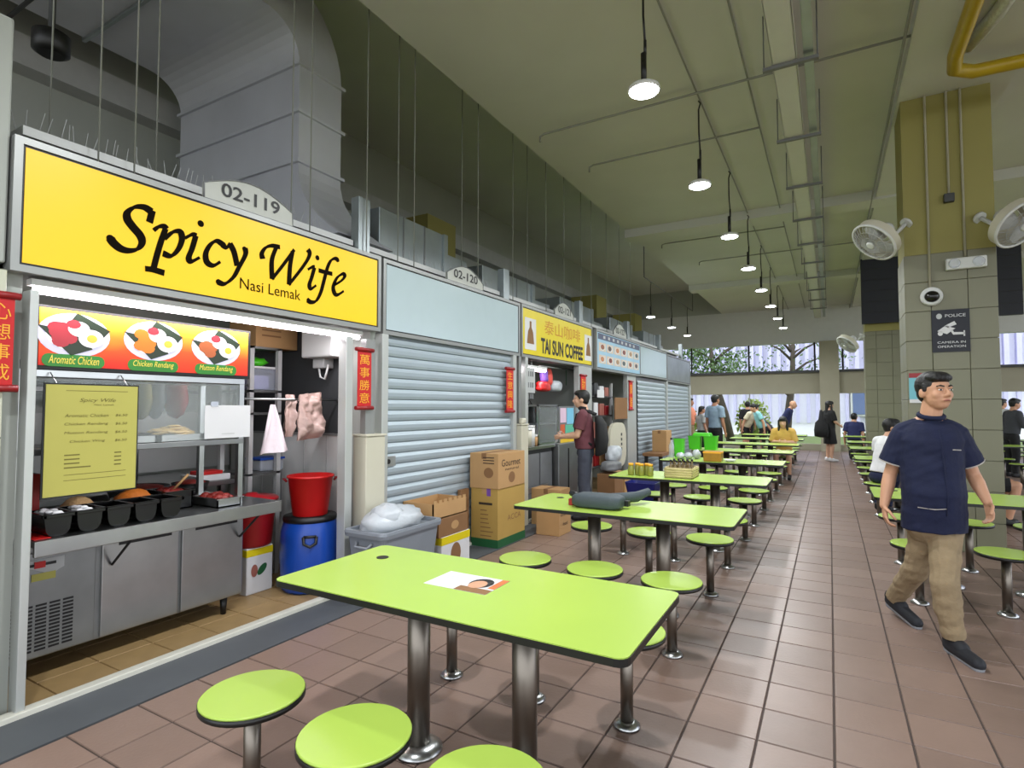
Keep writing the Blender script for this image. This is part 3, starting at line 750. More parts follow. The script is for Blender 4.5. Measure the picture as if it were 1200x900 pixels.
dish = [mat('dish%d' % i, c, .5) for i, c in enumerate([(140, 84, 60), (92, 74, 70), (180, 120, 80), (120, 60, 50), (160, 130, 100), (74, 84, 84)])]
for r_ in range(2):
    for k in range(6):
        b = MB(); y0 = fr+.04+k*(to-fr-.04)/6; zc = 2.53-.21*r_
        b.box(X4-.002, X4, y0, y0+.33, zc-.07, zc+.075, mat('dish_bg', (206, 186, 164), .5))
        flat_ell(b, (X4+.001, y0+.165, zc), (0, 1, 0), (0, 0, 1), .12, .06, 'paper', 18)
        flat_ell(b, (X4+.002, y0+.165+random.uniform(-.02, .02), zc+.005), (0, 1, 0), (0, 0, 1), .09, .045, dish[(k+r_*2) % 6], 14)
        b.build('dish_picture', pn4)
for k in range(8):
    b = MB(); y0 = fr+.25+k*.24; b.box(X4-.001, X4+.0015, y0, y0+.10, 2.685, 2.735, 'lightgrey'); b.build('title_mark', pn4)
signboard('blank_sign', 'blank white signboard past the blue menu board', 11.40, 13.72, 2.15, 2.83, 'white_gloss')
signboard('metal_sign', 'grey metal fascia panel at the end of the stall row', 13.74, 16.35, 2.12, 2.80, 'galv')

# posts at the stall boundaries, tube lights, ledges, hood fronts, bird spikes
def post(y0, y1, label, top=2.15): return tag(bx('stall_post', XF-.08, XF+.01, y0, y1, 0.0, top, 'alu_light', bev=.004), label, 'post')
a = at(29, 500, X=XF).y; b_ = at(40, 500, X=XF).y
post(a, b_, 'pale aluminium post at the near edge of the yellow-signed stall', 2.082)
a = at(404, 500, X=XF).y; b_ = at(412, 500, X=XF).y
post(a, b_, 'pale aluminium post beside the blue barrel of the yellow-signed stall', 2.082)
post(3.72, 3.80, 'aluminium guide post at the near edge of the closed shutter')
post(6.08, 6.16, 'aluminium guide post at the far edge of the closed shutter')
post(6.40, 6.47, 'aluminium post at the near edge of the coffee stall')
post(at(678, 470, X=XF).y, at(693, 470, X=XF).y, 'aluminium post between the coffee stall and its neighbour')
post(at(735, 470, X=XF).y, at(745, 470, X=XF).y, 'aluminium post between the picture menu stall and far shutters', 2.13)
post(13.66, 13.76, 'aluminium post between the two far shutters', 2.12)
post(16.22, 16.36, 'aluminium corner post at the end of the stall row', 2.12)
for i, y0 in enumerate(STY[1:]):
    tag(bx('square_post', -3.74, -3.642, y0-.07, y0+.07, 2.75, 3.40 if i == 0 else 3.3, 'galv', bev=.004), 'square steel post rising between two stall signs', 'post', 'steel posts above the stall signs')
for i in range(6):
    y0, y1 = STY[i]+.08, STY[i+1]-.08
    sn = ['the yellow sign', 'the blank white sign', 'the coffee sign', 'the picture menu board', 'the far blank sign', 'the end metal fascia'][i]
    lg = thing('ledge', 'white ledge with dark mesh strip behind '+sn, 'ledge', (-3.75, (y0+y1)/2, 2.84), 'ledges behind the signs')
    b = MB(); b.box(-3.86, -3.70, y0, y1, 2.95, 3.00, 'white_paint'); b.build('shelf', lg)
    b = MB(); b.box(-3.84, -3.80, y0, y1, 2.72, 2.95, 'dark'); b.build('mesh_strip', lg)
    b = MB()
    for k in range(int((y1-y0)/.16)): b.box(-3.80, -3.795, y0+.16*k, y0+.16*k+.02, 2.72, 2.95, 'midgrey')
    b.build('mesh_bars', lg)
    b = MB()
    for k in range(int(((3.40 if i == 0 else y1)-y0)/.045)):
        if i == 1 and y0+.045*k < 4.3: continue
        x = -3.78+random.uniform(-.05, .05); y = y0+.045*k
        b.cyl((x, y, 3.0), (x+random.uniform(-.04, .04), y+random.uniform(-.03, .03), 3.12), .0022, n=4, m='lightgrey')
    if i < 2: o = b.build('bird_spikes', lg); o['kind'] = 'stuff'
    if i:
        hd = thing('hood_front', 'shiny galvanised exhaust hood rising behind '+sn, 'hood', (-4.3, (y0+y1)/2, 2.75), 'exhaust hoods over the stalls')
        h = 3.62 if i == 1 else 3.45
        if i == 1: y0 += .55
        b = MB(); b.box(-5.6, -4.1, y0+.05, y0+(y1-y0)*.62, 2.75, h, 'galv'); b.build('hood_box', hd, bev=.006)
        b = MB(); b.box(-4.12, -4.07, y0+(y1-y0)*.62, y0+(y1-y0)*.66, 2.75, h, 'galv'); b.build('end_plate', hd)
        b = MB(); b.box(-5.6, -4.15, y0+(y1-y0)*.70, y1-.1, 2.75, h-.2, 'galv'); b.build('side_box', hd, bev=.006)
        for k in (1, 2): bx('seam', -4.1, -4.092, y0+.05+(y1-y0)*.2*k, y0+.07+(y1-y0)*.2*k, 2.75, h, 'steel_dull', hd)
def tube_lamp(y0, y1, x, z, label, en=TUBE_W, r=.02):
    t = thing('tube_light', label, 'lamp', (x, (y0+y1)/2, z))
    b = MB(); b.box(x-.03, x+.03, y0, y1, z+.018, z+.05, 'white_paint'); b.build('batten', t)
    b = MB(); b.cyl((x, y0+.02, z), (x, y1-.02, z), r, n=12, m='tube_glow'); b.build('tube', t)
    l = bpy.data.lights.new('tube_lamp_light', 'AREA'); l.shape = 'RECTANGLE'; l.size = .05; l.size_y = y1-y0; l.energy = en*(y1-y0); l.color = (1, .95, .98)
    o = bpy.data.objects.new('tube_lamp_light', l); COL.objects.link(o); o.location = (x-.03, (y0+y1)/2, z-.03); o.rotation_euler = (0, math.radians(25), 0)
    o.rotation_euler = (0, math.radians(25), 0)
tube_lamp(at(36, 330, X=-3.5).y, at(424, 386, X=-3.5).y, -3.52, 2.10, 'long white tube light under the yellow sign')
tube_lamp(at(600, 424, X=-3.55).y, at(639, 429, X=-3.55).y, -3.55, 2.02, 'short white tube light over the coffee stall counter', r=.025)

# roller shutters
def shutter(y0, y1, z1, label, pitch=.098, parts=True):
    t = thing('roller_shutter', label, 'shutter', (XF-.05, (y0+y1)/2, 0))
    n = int(z1/pitch); x = XF-.05
    prof = [(x, 0), (x+.014, .006), (x+.02, .03), (x+.02, pitch*.62), (x+.010, pitch*.8), (x+.002, pitch*.97)]
    def slat(b, k):
        for i in range(len(prof)-1):
            (xa, za), (xb, zb_) = prof[i], prof[i+1]; z = k*pitch
            b.poly([(xa, y0, z+za), (xa, y1, z+za), (xb, y1, z+zb_), (xb, y0, z+zb_)], 'shutter')
        b.poly([(x+.002, y0, k*pitch+pitch*.97), (x+.002, y1, k*pitch+pitch*.97), (x, y1, k*pitch+pitch), (x, y0, k*pitch+pitch)], 'shutter')
    if parts:
        b = MB(); slat(b, 0); me = None
        for k in range(n):
            if me is None: o = b.build('slat', t); me = o.data; o0 = WL[o]
            else:
                o = bpy.data.objects.new('slat', me); COL.objects.link(o); o.parent = t; o.location = o0+Vector((0, 0, k*pitch))-WL[t]
    else:
        b = MB()
        for k in range(n): slat(b, k)
        b.build('slat_curtain', t)
    b = MB(); b.box(x-.03, x-.005, y0, y1, 0, z1-.01, 'steel_dull'); b.build('backing', t)
    return t
sh = shutter(3.80, 6.08, 2.16, 'closed pale grey roller shutter under the blank white sign')
b = MB(); p = at(455, 541, X=XF-.02); b.cyl((XF-.03, p.y, p.z), (XF-.012, p.y, p.z), .022, n=16, m='black'); b.box(XF-.032, XF-.022, p.y-.03, p.y+.10, p.z-.045, p.z+.045, 'alu'); b.build('lock', sh)
shutter(11.42, 13.66, 2.14, 'closed roller shutter behind the carton on the low bench', parts=True)
shutter(13.78, 16.2, 2.12, 'closed roller shutter at the end of the stall row', parts=True)

# piers, low bollards and couplets
pr = thing('tiled_pier', 'pale tiled pier with a red banner beside the yellow-signed stall', 'pier', (-3.55, .8, 0))
b = MB(); b.box(-3.72, XF-.012, .29, 1.124, 0, 2.165, 'grout'); b.build('core', pr)
for k in range(8):
    for j in range(3):
        b = MB(); b.box(XF-.013, XF, .303+j*.275, .303+j*.275+.269, k*.2705+.003, k*.2705+.267, 'wall_tile'); b.build('tile', pr, bev=.002, seg=1)
for (y0, y1, zt_, label) in ((3.47, 3.70, at(426, 512, X=-3.37).z, 'cream low pier between the yellow-signed stall and the shutter'), (6.175, 6.36, 1.27, 'cream low pier beside the coffee stall')):
    pz = thing('low_pier', label, 'pier', (-3.43, (y0+y1)/2, 0))
    b = MB(); b.box(-3.52, -3.37, y0, y1, 0, zt_, 'cream'); b.build('body', pz, bev=.008)
    b = MB(); b.box(-3.53, -3.36, y0-.008, y1+.008, zt_, zt_+.018, 'cream'); b.build('cap', pz, bev=.004)
    b = MB(); b.box(-3.50, -3.44, y0+.06, y1-.06, zt_, 2.082 if y0 < 5 else 2.15, 'alu'); b.build('rear_post', pz)
def couplet(y0, y1, z0, z1, chars, label, x=XF+.014):
    t = thing('red_banner', label, 'banner', (x, (y0+y1)/2, z0))
    b = MB(); b.box(x-.004, x, y0, y1, z0, z1, 'red_paper'); b.build('paper', t)
    b = MB(); b.cyl((x, y0-.02, z1), (x, y1+.02, z1), .018, n=10, m='red_dark'); b.build('roller', t)
    b = MB(); b.cyl((x, y0-.02, z0), (x, y1+.02, z0), .018, n=10, m='red_dark'); b.build('roller', t)
    h = (z1-z0-.06)/len(chars)
    for i, c in enumerate(chars):
        text(c, (x+.001, (y0+y1)/2, z1-.03-h*(i+.9)), YU, ZU, h*.8, 'gold', 'lettering', t, (y1-y0)*.72, center=True)
a, b_, c, d = pxbox(417, 410, 433, 478, XF)
couplet(a, b_, c, d, '萬事勝意', 'red paper banner with gold characters beside the closed shutter', x=XF+.02)
a, b_, c, d = pxbox(-14, 345, 16, 455, XF+.02)
couplet(a, b_, c, d, '心想事成', 'red banner with gold characters on the pale tiled pier', x=XF+.02)
a, b_, c, d = pxbox(592, 432, 600, 482, XF)
couplet(a, b_, c, d, '生意興隆', 'red banner with gold characters beside the coffee stall', x=XF+.02)
a, b_, c, d = pxbox(679, 440, 685, 480, XF)
couplet(a, b_, c, d, '財源', 'red banner on the post between coffee stall and neighbour', x=XF+.026)
a, b_, c, d = pxbox(736, 447, 740, 480, XF)
couplet(a, b_, c, d, '廣進', 'red banner on the post next to the far shutters', x=XF+.026)

# ------------------------------------------------------------------ first stall, inside
# undercounter fridge
fx = -3.80
fg = thing('undercounter_fridge', 'stainless undercounter fridge with two doors below the counter', 'fridge', (fx-.3, 1.93, 0))
b = MB(); b.box(fx-.62, fx-.02, 1.2, 2.66, .12, .74, 'steel_dull'); b.build('body', fg, bev=.006)
for (y0, y1) in ((1.73, 2.185), (2.205, 2.655)):
    b = MB(); b.box(fx-.03, fx, y0, y1, .13, .70, 'steel'); dr = b.build('door', fg, bev=.006)
    b = MB(); b.box(fx-.005, fx+.003, y0+.09, y1-.05, .655, .685, 'black'); b.build('handle_recess', dr)
b = MB(); b.box(fx-.025, fx-.004, 1.2, 1.70, .13, .70, 'steel_dull'); cp = b.build('compressor_panel', fg, bev=.004)
for k in range(13):
    b = MB(); z = .165+k*.02
    for j in range(6): b.box(fx-.006, fx-.001, 1.225+j*.063, 1.225+j*.063+.05, z, z+.011, 'black')
    b.build('vent_slot', cp)
for k in range(6): bx('side_slot', fx-.006, fx-.001, 1.225+(k % 2)*.04, 1.25+(k % 2)*.04, .46+.06*(k//2), .51+.06*(k//2), 'black', cp)
b = MB(); b.prism([(fx-.003, 1.30+q*.24, .60+.03*math.sin(PI*2*q)) for q in (0, .25, .5, .75, 1)]+[(fx-.003, 1.54-q*.24, .66) for q in (0, 1)], (.003, 0, 0), 'lightgrey'); b.box(fx-.001, fx+.004, 1.33, 1.50, .625, .64, 'dark'); b.box(fx, fx+.006, 1.40, 1.45, .615, .65, 'red'); b.build('control_badge', cp)
b = MB(); b.box(fx-.002, fx+.0015, 1.39, 1.5, .545, .585, 'menu_yellow'); b.build('paper_note', cp)
for y in (1.3, 2.55):
    for x in (fx-.06, fx-.55):
        b = MB(); b.cyl((x, y, 0), (x, y, .12), .018, .026, n=12, m='black'); b.build('leg', fg)
# counter with the rack standing on it
ct_ = thing('steel_counter', 'stainless serving counter top with overhanging front edge', 'counter', (-3.9, 1.95, .74))
b = MB(); b.box(-4.42, -3.47, 1.275, 2.72, .79, .825, 'steel'); b.build('worktop', ct_, bev=.004)
b = MB(); b.box(-3.485, -3.462, 1.275, 2.72, .745, .825, 'steel'); b.build('front_lip', ct_, bev=.004)
for y in (1.78, 2.62):
    b = MB(); b.tube([(-3.79, y, .55), (-3.52, y, .77)], .008, 'dark', 6); b.build('strut', ct_)
rk = thing('serving_rack', 'stainless serving rack with shelf above the counter', 'rack', (-3.75, 2.0, .825))
zs = at(270, 517, X=-3.62).z; zl = at(290, 450, X=-3.62).z
for (x, y) in ((-3.64, 2.50), (-3.64, 1.24), (-4.1, 2.50), (-4.1, 1.24)):
    b = MB(); b.box(x-.018, x+.018, y-.018, y+.018, .825, zl+.03, 'steel'); b.build('upright', rk)
b = MB(); b.box(-4.12, -3.62, 1.22, 2.52, zs-.02, zs+.015, 'steel_dull'); b.build('shelf', rk, bev=.003)
b = MB(); b.box(-4.12, -3.62, 1.22, 2.52, zl-.005, zl+.035, 'steel'); b.build('top_rail', rk, bev=.003)
b = MB(); b.box(-3.628, -3.622, 1.26, 2.48, zs+.02, zl-.01, 'glass'); b.build('glass_pane', rk)
# picture menu light box on top of the rack
XL = -3.60
ya, yb = at(41, 400, X=XL).y, at(293, 415, X=XL).y; z0, z1 = zl+.036, at(150, 366, X=XL).z
z1 = (at(41, 356, X=XL).z+at(293, 388, X=XL).z)/2
lb = thing('menu_light_box', 'lit orange menu light box with three plates of food', 'menu', (XL-.03, (ya+yb)/2, z0))
b = MB(); b.box(XL-.06, XL, ya, yb, z0, z1, 'black'); b.build('frame', lb)
def grad_mat(name):
    m = bpy.data.materials.new(name); m.use_nodes = True; nt = m.node_tree; N = nt.nodes.new; K = nt.links.new; b = nt.nodes['Principled BSDF']
    tc = N('ShaderNodeTexCoord'); sx = N('ShaderNodeSeparateXYZ'); K(tc.outputs['Generated'], sx.inputs[0])
    nz = N('ShaderNodeTexNoise'); nz.inputs['Scale'].default_value = 2.2; K(tc.outputs['Generated'], nz.inputs['Vector'])
    a = N('ShaderNodeMath'); a.operation = 'MULTIPLY_ADD'; a.inputs[1].default_value = .45; K(nz.outputs[0], a.inputs[0]); K(sx.outputs['Z'], a.inputs[2])
    r = N('ShaderNodeValToRGB'); e = r.color_ramp.elements; e[0].position = .2; e[0].color = L3((196, 26, 8)); e[1].position = 1.25; e[1].color = L3((240, 170, 24))
    n = r.color_ramp.elements.new(.62); n.color = L3((214, 66, 8)); n = r.color_ramp.elements.new(.95); n.color = L3((232, 132, 14))
    K(a.outputs[0], r.inputs[0]); K(r.outputs[0], b.inputs['Base Color']); K(r.outputs[0], b.inputs['Emission Color']); b.inputs['Emission Strength'].default_value = .3
    M[name] = m
grad_mat('menu_grad')
b = MB(); b.box(XL, XL+.004, ya+.015, yb-.02, z0+.02, z1-.015, 'menu_grad'); mp_ = b.build('lit_panel', lb)
for k, c in (('g_plate', (214, 212, 240)), ('g_leaf', (30, 46, 26)), ('g_white', (248, 246, 250)), ('g_yolk', (238, 186, 60)), ('g_green', (44, 132, 36)), ('g_red', (176, 44, 56)), ('g_orange', (226, 120, 24)), ('g_brown', (178, 92, 44)), ('g_lemon', (250, 226, 90))): M[k] = mat(k, tuple(int(x*.8) for x in c), .35, var=0, emit=c, es=.28)
yw = yb-ya; zh = z1-z0
XP = XL+.005
for i, (u, su, fm, word) in enumerate(((.215, .165, 'g_red', 'Aromatic Chicken'), (.565, .145, 'g_orange', 'Chicken Rendang'), (.845, .125, 'g_brown', 'Mutton Rendang'))):
    # u is the place on the photographed picture; the picture itself is evenly spaced on the box
    c = {0: (88, 393), 1: (181, 400), 2: (254, 408)}[i]; q = at(c[0], c[1], X=XP); ry = yw*.138; rz = zh*.35
    b = MB(); e = lambda dy, dz, ay, az, m, dx, n=26, a0=0., a1=2*PI: flat_ell(b, (XP+dx, q.y+dy*ry, q.z+dz*rz), (0, 1, 0), (0, 0, 1), ay*ry, az*rz, m, n, a0, a1)
    e(0, 0, 1, 1, 'g_plate', .0); e(0, .03, .78, .78, 'g_white', .0005)
    b.poly([(XP+.001, q.y+ry*x, q.z+rz*y) for x, y in ((-1.0, .35), (-.1, -.95), (.5, -.6), (.2, .1))], 'g_leaf'); b.poly([(XP+.001, q.y+ry*x, q.z+rz*y) for x, y in ((.05, 1.05), (1.0, .35), (.75, -.1), (-.15, .6))], 'g_leaf')
    for j in range(9): e(-.32+random.uniform(-.22, .22), -.02+random.uniform(-.4, .35), .24, .26, fm, .0015+.0001*j, 10)
    e(.45, -.1, .36, .42, 'g_white', .003); e(.47, -.1, .15, .19, 'g_yolk', .0034); e(-.05, .5, .2, .2, 'g_red', .003); e(.1, .3, .3, .35, 'g_white', .0028)
    b.build('plate_picture', mp_)
    b = MB(); zc = z0+zh*.15; hw = ry*.86
    pts = []
    for (cy, a0) in ((q.y+hw-.03, -90), (q.y-hw+.03, 90)):
        for j in range(7): a_ = math.radians(a0+180*j/6); pts.append((XP+.001, cy+.03*math.cos(a_), zc+.034*math.sin(a_)))
    b.poly(pts, 'g_green'); b.build('name_badge', mp_)
    text(word, (XP+.003, q.y, zc-.018), YU, ZU, .045, 'g_lemon', 'lettering', mp_, hw*1.6, shear=.25, center=True)
# yellow menu board hung in front of the rack
XM = -3.52
ya, yb = at(52, 515, X=XM).y, at(160, 512, X=XM).y; z1 = at(100, 451.5, X=XM).z; z0 = at(100, 578, X=XM).z
ym = thing('menu_board', 'yellow printed menu board hanging over the counter', 'menu', (XM, (ya+yb)/2, z0))
b = MB(); b.box(XM-.012, XM-.004, ya-.008, yb+.008, z0-.008, z1+.008, 'black'); b.build('backing', ym)
b = MB(); b.box(XM-.004, XM, ya, yb, z0, z1, 'menu_yellow'); ms = b.build('sheet', ym)
for y in (ya+.05, yb-.05): MB().tube([(XM-.005, y, z1), (XM-.09, y, zl+.02)], .003, 'steel', 4).build('hook', ym)
def mt(s, u, v, wd, h, sh=0.0): text(s, (XM+.0008, ya+(yb-ya)*u, z0+(z1-z0)*v), YU, ZU, (z1-z0)*h, 'menu_ink', 'lettering', ms, (yb-ya)*wd, shear=sh)
mt('Spicy Wife', .34, .835, .40, .045, .3); mt('Nasi Lemak', .50, .812, .22, .016)
for i, (s, pr_) in enumerate((('Aromatic Chicken', '$6.50'), ('Chicken Rendang', '$6.50'), ('Mutton Rendang', '$6.50'), ('Chicken Wing', '$6.50'))):
    mt(s, .19 if i < 3 else .25, .705-.08*i, .47 if i < 3 else .38, .03, .2); mt(pr_, .74, .705-.08*i, .14, .026, .2)
for i in range(4):
    for (u0, u1) in ((.20, .36+.12*(i == 3)), (.74, .82)):
        b = MB(); zc = z0+(z1-z0)*(.355-.038*i); b.box(XM, XM+.0008, ya+(yb-ya)*u0, ya+(yb-ya)*u1, zc, zc+(z1-z0)*.012, 'menu_ink'); b.build('print_line', ms)
for v_ in (.18, .13, .945):
    b = MB(); b.box(XM, XM+.0008, ya+(yb-ya)*.2, ya+(yb-ya)*.88, z0+(z1-z0)*v_, z0+(z1-z0)*(v_+.005), 'menu_ink'); b.build('print_line', ms)
# white paper sign on the rack (its printed codes are left out)
a, b_, c, d = pxbox(240, 475, 293, 513, -3.61)
pp = thing('paper_sign', 'white laminated payment paper clipped to the serving rack', 'sign', (-3.61, (a+b_)/2, c))
b = MB(); b.box(-3.612, -3.609, a, b_, c, d, 'paper'); b.build('sheet', pp)
b = MB(); b.box(-3.609, -3.604, a+.04, a+.09, d-.01, d+.025, 'clear'); b.build('clip', pp)
b = MB(); b.box(-3.609, -3.6085, a+.12, b_-.12, c+.025, c+.032, 'lightgrey'); b.build('print_line', pp)

# black five-well container on the counter
y0, y1 = 1.32, 2.04; xa, xb = -3.74, -3.50; zt_ = .945
bm = thing('condiment_tray', 'black tray with a row of wells on the counter front', 'tray', ((xa+xb)/2, (y0+y1)/2, .825))
b = MB(); g = .02
b.box(xa, xa+g, y0, y1, zt_-.02, zt_, 'black_gloss'); b.box(xb-g, xb, y0, y1, zt_-.02, zt_, 'black_gloss'); b.box(xa, xb, y0, y0+g, zt_-.02, zt_, 'black_gloss'); b.box(xa, xb, y1-g, y1, zt_-.02, zt_, 'black_gloss')
for k in range(1, 5): yy = y0+(y1-y0)*k/5; b.box(xa, xb, yy-.01, yy+.01, zt_-.02, zt_, 'black_gloss')
b.build('rim', bm, bev=.004)
for k in range(5):
    a0, a1 = y0+(y1-y0)*k/5+.012, y0+(y1-y0)*(k+1)/5-.012; ym_ = (a0+a1)/2
    b = MB(); n = 10; secs = []
    for (zz, f) in ((zt_-.01, 1), (.90, .97), (.855, .86), (.835, .62), (.828, .3)):
        secs.append([(x_, ym_+(y_-ym_)*f, zz) for x_, y_ in ((xa+.015, a0), (xb-.015, a0), (xb-.015, a1), (xa+.015, a1))])
    loft(b, secs, 'black_gloss', cap=False); b.face([len(b.v)-4+i for i in range(4)], 'black_gloss'); wl = b.build('well', bm)
    if k < 2:
        b = MB()
        for j in range(26): b.ell((random.uniform(xa+.05, xb-.05), random.uniform(a0+.03, a1-.03), .93+random.uniform(-.01, .022)), (.018, .02, .010), 'paper', 6, 4)
        o = b.build('sliced_onion', wl); o['kind'] = 'stuff'
def bowl(name, label, cat, p, r, h, m, food=None, fh=.03, flab='food', group=None):
    t = thing(name, label, cat, p, group)
    b = MB(); b.lathe([(r*.6, 0), (r*.85, h*.4), (r, h), (r*.96, h), (r*.8, h*.45), (r*.5, h*.12)], p, m, 24); b.build('bowl', t)
    if food:
        b = MB(); b.ell((p[0], p[1], p[2]+h*.8), (r*.86, r*.86, fh+.02), food, 18, 8, .05); o = b.build(flab, t); o['kind'] = 'stuff'
    return t
D('rice', (222, 176, 124), .8, bump=.8, bscale=60); D('curry', (206, 112, 34), .6, bump=.8, bscale=50); D('sambal', (120, 26, 18), .5, bump=.7, bscale=50); D('cracker', (226, 194, 132), .7, bump=.5, bscale=60)
bowl('food_bowl', 'bowl of pale tan cooked food behind the black tray', 'bowl', (-3.86, 1.62, .825), .10, .10, 'steel', 'rice', .05)
bowl('food_bowl', 'bowl of bright orange food behind the black tray', 'bowl', (-3.88, 1.93, .825), .12, .10, 'steel', 'curry', .055)
bowl('food_bowl', 'white bowl of pale slices near the red cloth', 'bowl', (-3.82, 1.44, .825), .075, .08, 'white_paint', 'paper', .02)
def pan(x0, x1, y0, y1, z, h, m, food, label):
    t = thing('steel_pan', label, 'pan', ((x0+x1)/2, (y0+y1)/2, z)); g = .008
    b = MB(); b.box(x0, x1, y0, y1, z, z+g, m)
    for q_ in ((x0, x0+g, y0, y1), (x1-g, x1, y0, y1), (x0, x1, y0, y0+g), (x0, x1, y1-g, y1)): b.box(*q_, z, z+h, m)
    b.box(x0-.015, x0, y0-.015, y1+.015, z+h-.006, z+h, m); b.box(x1, x1+.015, y0-.015, y1+.015, z+h-.006, z+h, m); b.build('pan_body', t)
    b = MB()
    for j in range(40): b.ell((random.uniform(x0+.03, x1-.03), random.uniform(y0+.03, y1-.03), z+h*.8+random.uniform(-.01, .02)), (.03, .03, .02), food, 7, 5)
    o = b.build('food', t); o['kind'] = 'stuff'; return t
pan(-3.85, -3.56, 2.295, 2.465, .826, .06, 'steel', 'sambal', 'shallow steel pan of dark red food on the counter')
t = pan(-3.98, -3.76, 2.075, 2.245, .826, .12, 'black_gloss', 'sambal', 'black square pan with a wooden spoon standing in it')
b = MB(); b.tube([(-3.82, 2.14, .94), (-3.74, 2.20, 1.05)], .008, 'kraft', 6); b.ell((-3.83, 2.13, .93), (.02, .014, .008), 'kraft', 8, 6); tag(b.build('wooden_spoon'), 'wooden spoon leaning in the black square pan', 'spoon')
bowl('wok', 'dark round wok on the counter below the serving shelf', 'wok', (-4.21, 2.13, .826), .19, .12, 'darkgrey', 'sambal', .02)
bowl('wok', 'dark round wok with a steel rim beside the shallow pan', 'wok', (-4.27, 2.53, .826), .13, .10, 'black', 'sambal', .02)
b = MB(); b.box(-3.95, -3.50, 1.285, 1.36, .826, .83, 'red'); b.box(-4.02, -3.92, 1.285, 1.46, .826, 1.12, 'red'); tag(b.build('red_tub', bev=.008), 'red plastic tub and liner at the near end of the counter', 'tub')
hb_ = min(.24, zs-.03-1.12)/.24; b = MB(); b.lathe([(.03, 0), (.03, .16*hb_), (.012, .2*hb_), (.012, .24*hb_)], (-3.97, 1.36, 1.12), mat('sauce', (120, 40, 24), .3), 16); tag(b.build('sauce_bottle'), 'brown sauce bottle standing on the red tub', 'bottle')
# crackers and trays on the shelf
tr = [at(x_, 500, X=-3.66).y for x_ in (158, 182, 186, 241)]; cyk = (tr[2]+tr[3])/2; ryk = (tr[3]-tr[2])/2-.05
for i, (ya_, yb_) in enumerate(((tr[0], tr[1]), (tr[2], tr[3]))):
    t = thing('shelf_tray', ['steel tray on the rack shelf next to the menu board', 'steel tray heaped with crackers behind the white paper sign'][i], 'tray', (-3.82, (ya_+yb_)/2, zs+.015))
    b = MB(); b.box(-4.0, -3.64, ya_, yb_, zs+.015, zs+.02, 'steel'); b.box(-3.65, -3.64, ya_, yb_, zs+.015, zs+.06, 'steel'); b.box(-4.0, -3.99, ya_, yb_, zs+.015, zs+.06, 'steel'); b.box(-4.0, -3.64, ya_, ya_+.01, zs+.015, zs+.06, 'steel'); b.box(-4.0, -3.64, yb_-.01, yb_, zs+.015, zs+.06, 'steel'); b.build('tray_body', t)
    b = MB()
    for j in range(46):
        r_ = random.random()**.5; a_ = random.uniform(0, 6.28)
        b.ell((-3.8+.12*r_*math.cos(a_), cyk+ryk*r_*math.sin(a_), zs+.05+.07*(1-r_)+random.uniform(0, .02)), (.04, .045, .008), 'cracker', 8, 4, .1)
    if i: o = b.build('crackers', t); o['kind'] = 'stuff'
# back counter, sink tap, shelves and pots at the rear of the stall
rt_ = at(293, 480, X=-4.4).y-.05
bc = thing('rear_table', 'stainless work table along the back of the yellow-signed stall', 'table', (-4.95, 2.3, 0))
b = MB(); b.box(-5.45, -4.5, 1.25, rt_, .84, .88, 'steel'); b.build('worktop', bc, bev=.004)
for x in (-5.35, -4.58):
    for y in (1.35, rt_-.08): MB().box(x-.02, x+.02, y-.02, y+.02, 0, .84, 'steel').build('leg', bc)
b = MB(); b.box(-5.4, -4.55, 1.3, rt_-.05, .22, .25, 'steel'); b.build('lower_shelf', bc)
tag(bx('wall_panel', -5.5, -5.46, 1.22, 3.64, .9, 1.45, 'white_paint'), 'white splash panel on the back wall of the first stall', 'panel')
b = MB(); q = at(160, 540, X=-5.2)
b.tube([(q.x, q.y, .88), (q.x, q.y, 1.2), (q.x+.04, q.y, 1.27), (q.x+.10, q.y, 1.27), (q.x+.13, q.y, 1.2)], .014, 'steel', 8); tag(b.build('gooseneck_tap'), 'curved steel gooseneck tap at the back of the stall', 'tap')
sh2 = thing('rear_shelf', 'steel wall shelf with pots at the back of the first stall', 'shelf', (-5.3, 2.3, 1.62))
b = MB(); b.box(-5.5, -5.1, 1.25, 3.1, 1.62, 1.65, 'steel_dull'); b.build('board', sh2)
for y in (1.4, 2.9): MB().prism([(-5.5, y, 1.62), (-5.12, y, 1.62), (-5.5, y, 1.4)], (0, .02, 0), 'steel_dull').build('bracket', sh2)
for i, (y, r_, h, m, lab) in enumerate(((1.5, .14, .26, 'steel', 'tall steel stock pot on the rear wall shelf'), (1.85, .12, .16, 'darkgrey', 'dark cooking pot on the rear wall shelf'), (2.2, .15, .22, 'steel_dull', 'dull steel pot with lid on the rear wall shelf'), (2.6, .11, .2, 'black', 'black pot at the end of the rear wall shelf'))):
    t = thing('cooking_pot', lab, 'pot', (-5.3, y, 1.65))
    b = MB(); b.lathe([(r_*.95, 0), (r_, .02), (r_, h), (r_*1.05, h+.01)], (-5.3, y, 1.65), m, 22); b.build('pot_body', t)
    b = MB(); b.lathe([(r_*1.02, h+.01), (r_*.6, h+.04), (.02, h+.05), (.02, h+.08)], (-5.3, y, 1.65), m, 22); b.build('lid', t)
    for s in (-1, 1): MB().tube([(-5.3, y+s*r_, 1.65+h*.6), (-5.3, y+s*(r_+.04), 1.65+h*.65), (-5.3, y+s*r_, 1.65+h*.75)], .008, m, 6).build('handle', t)
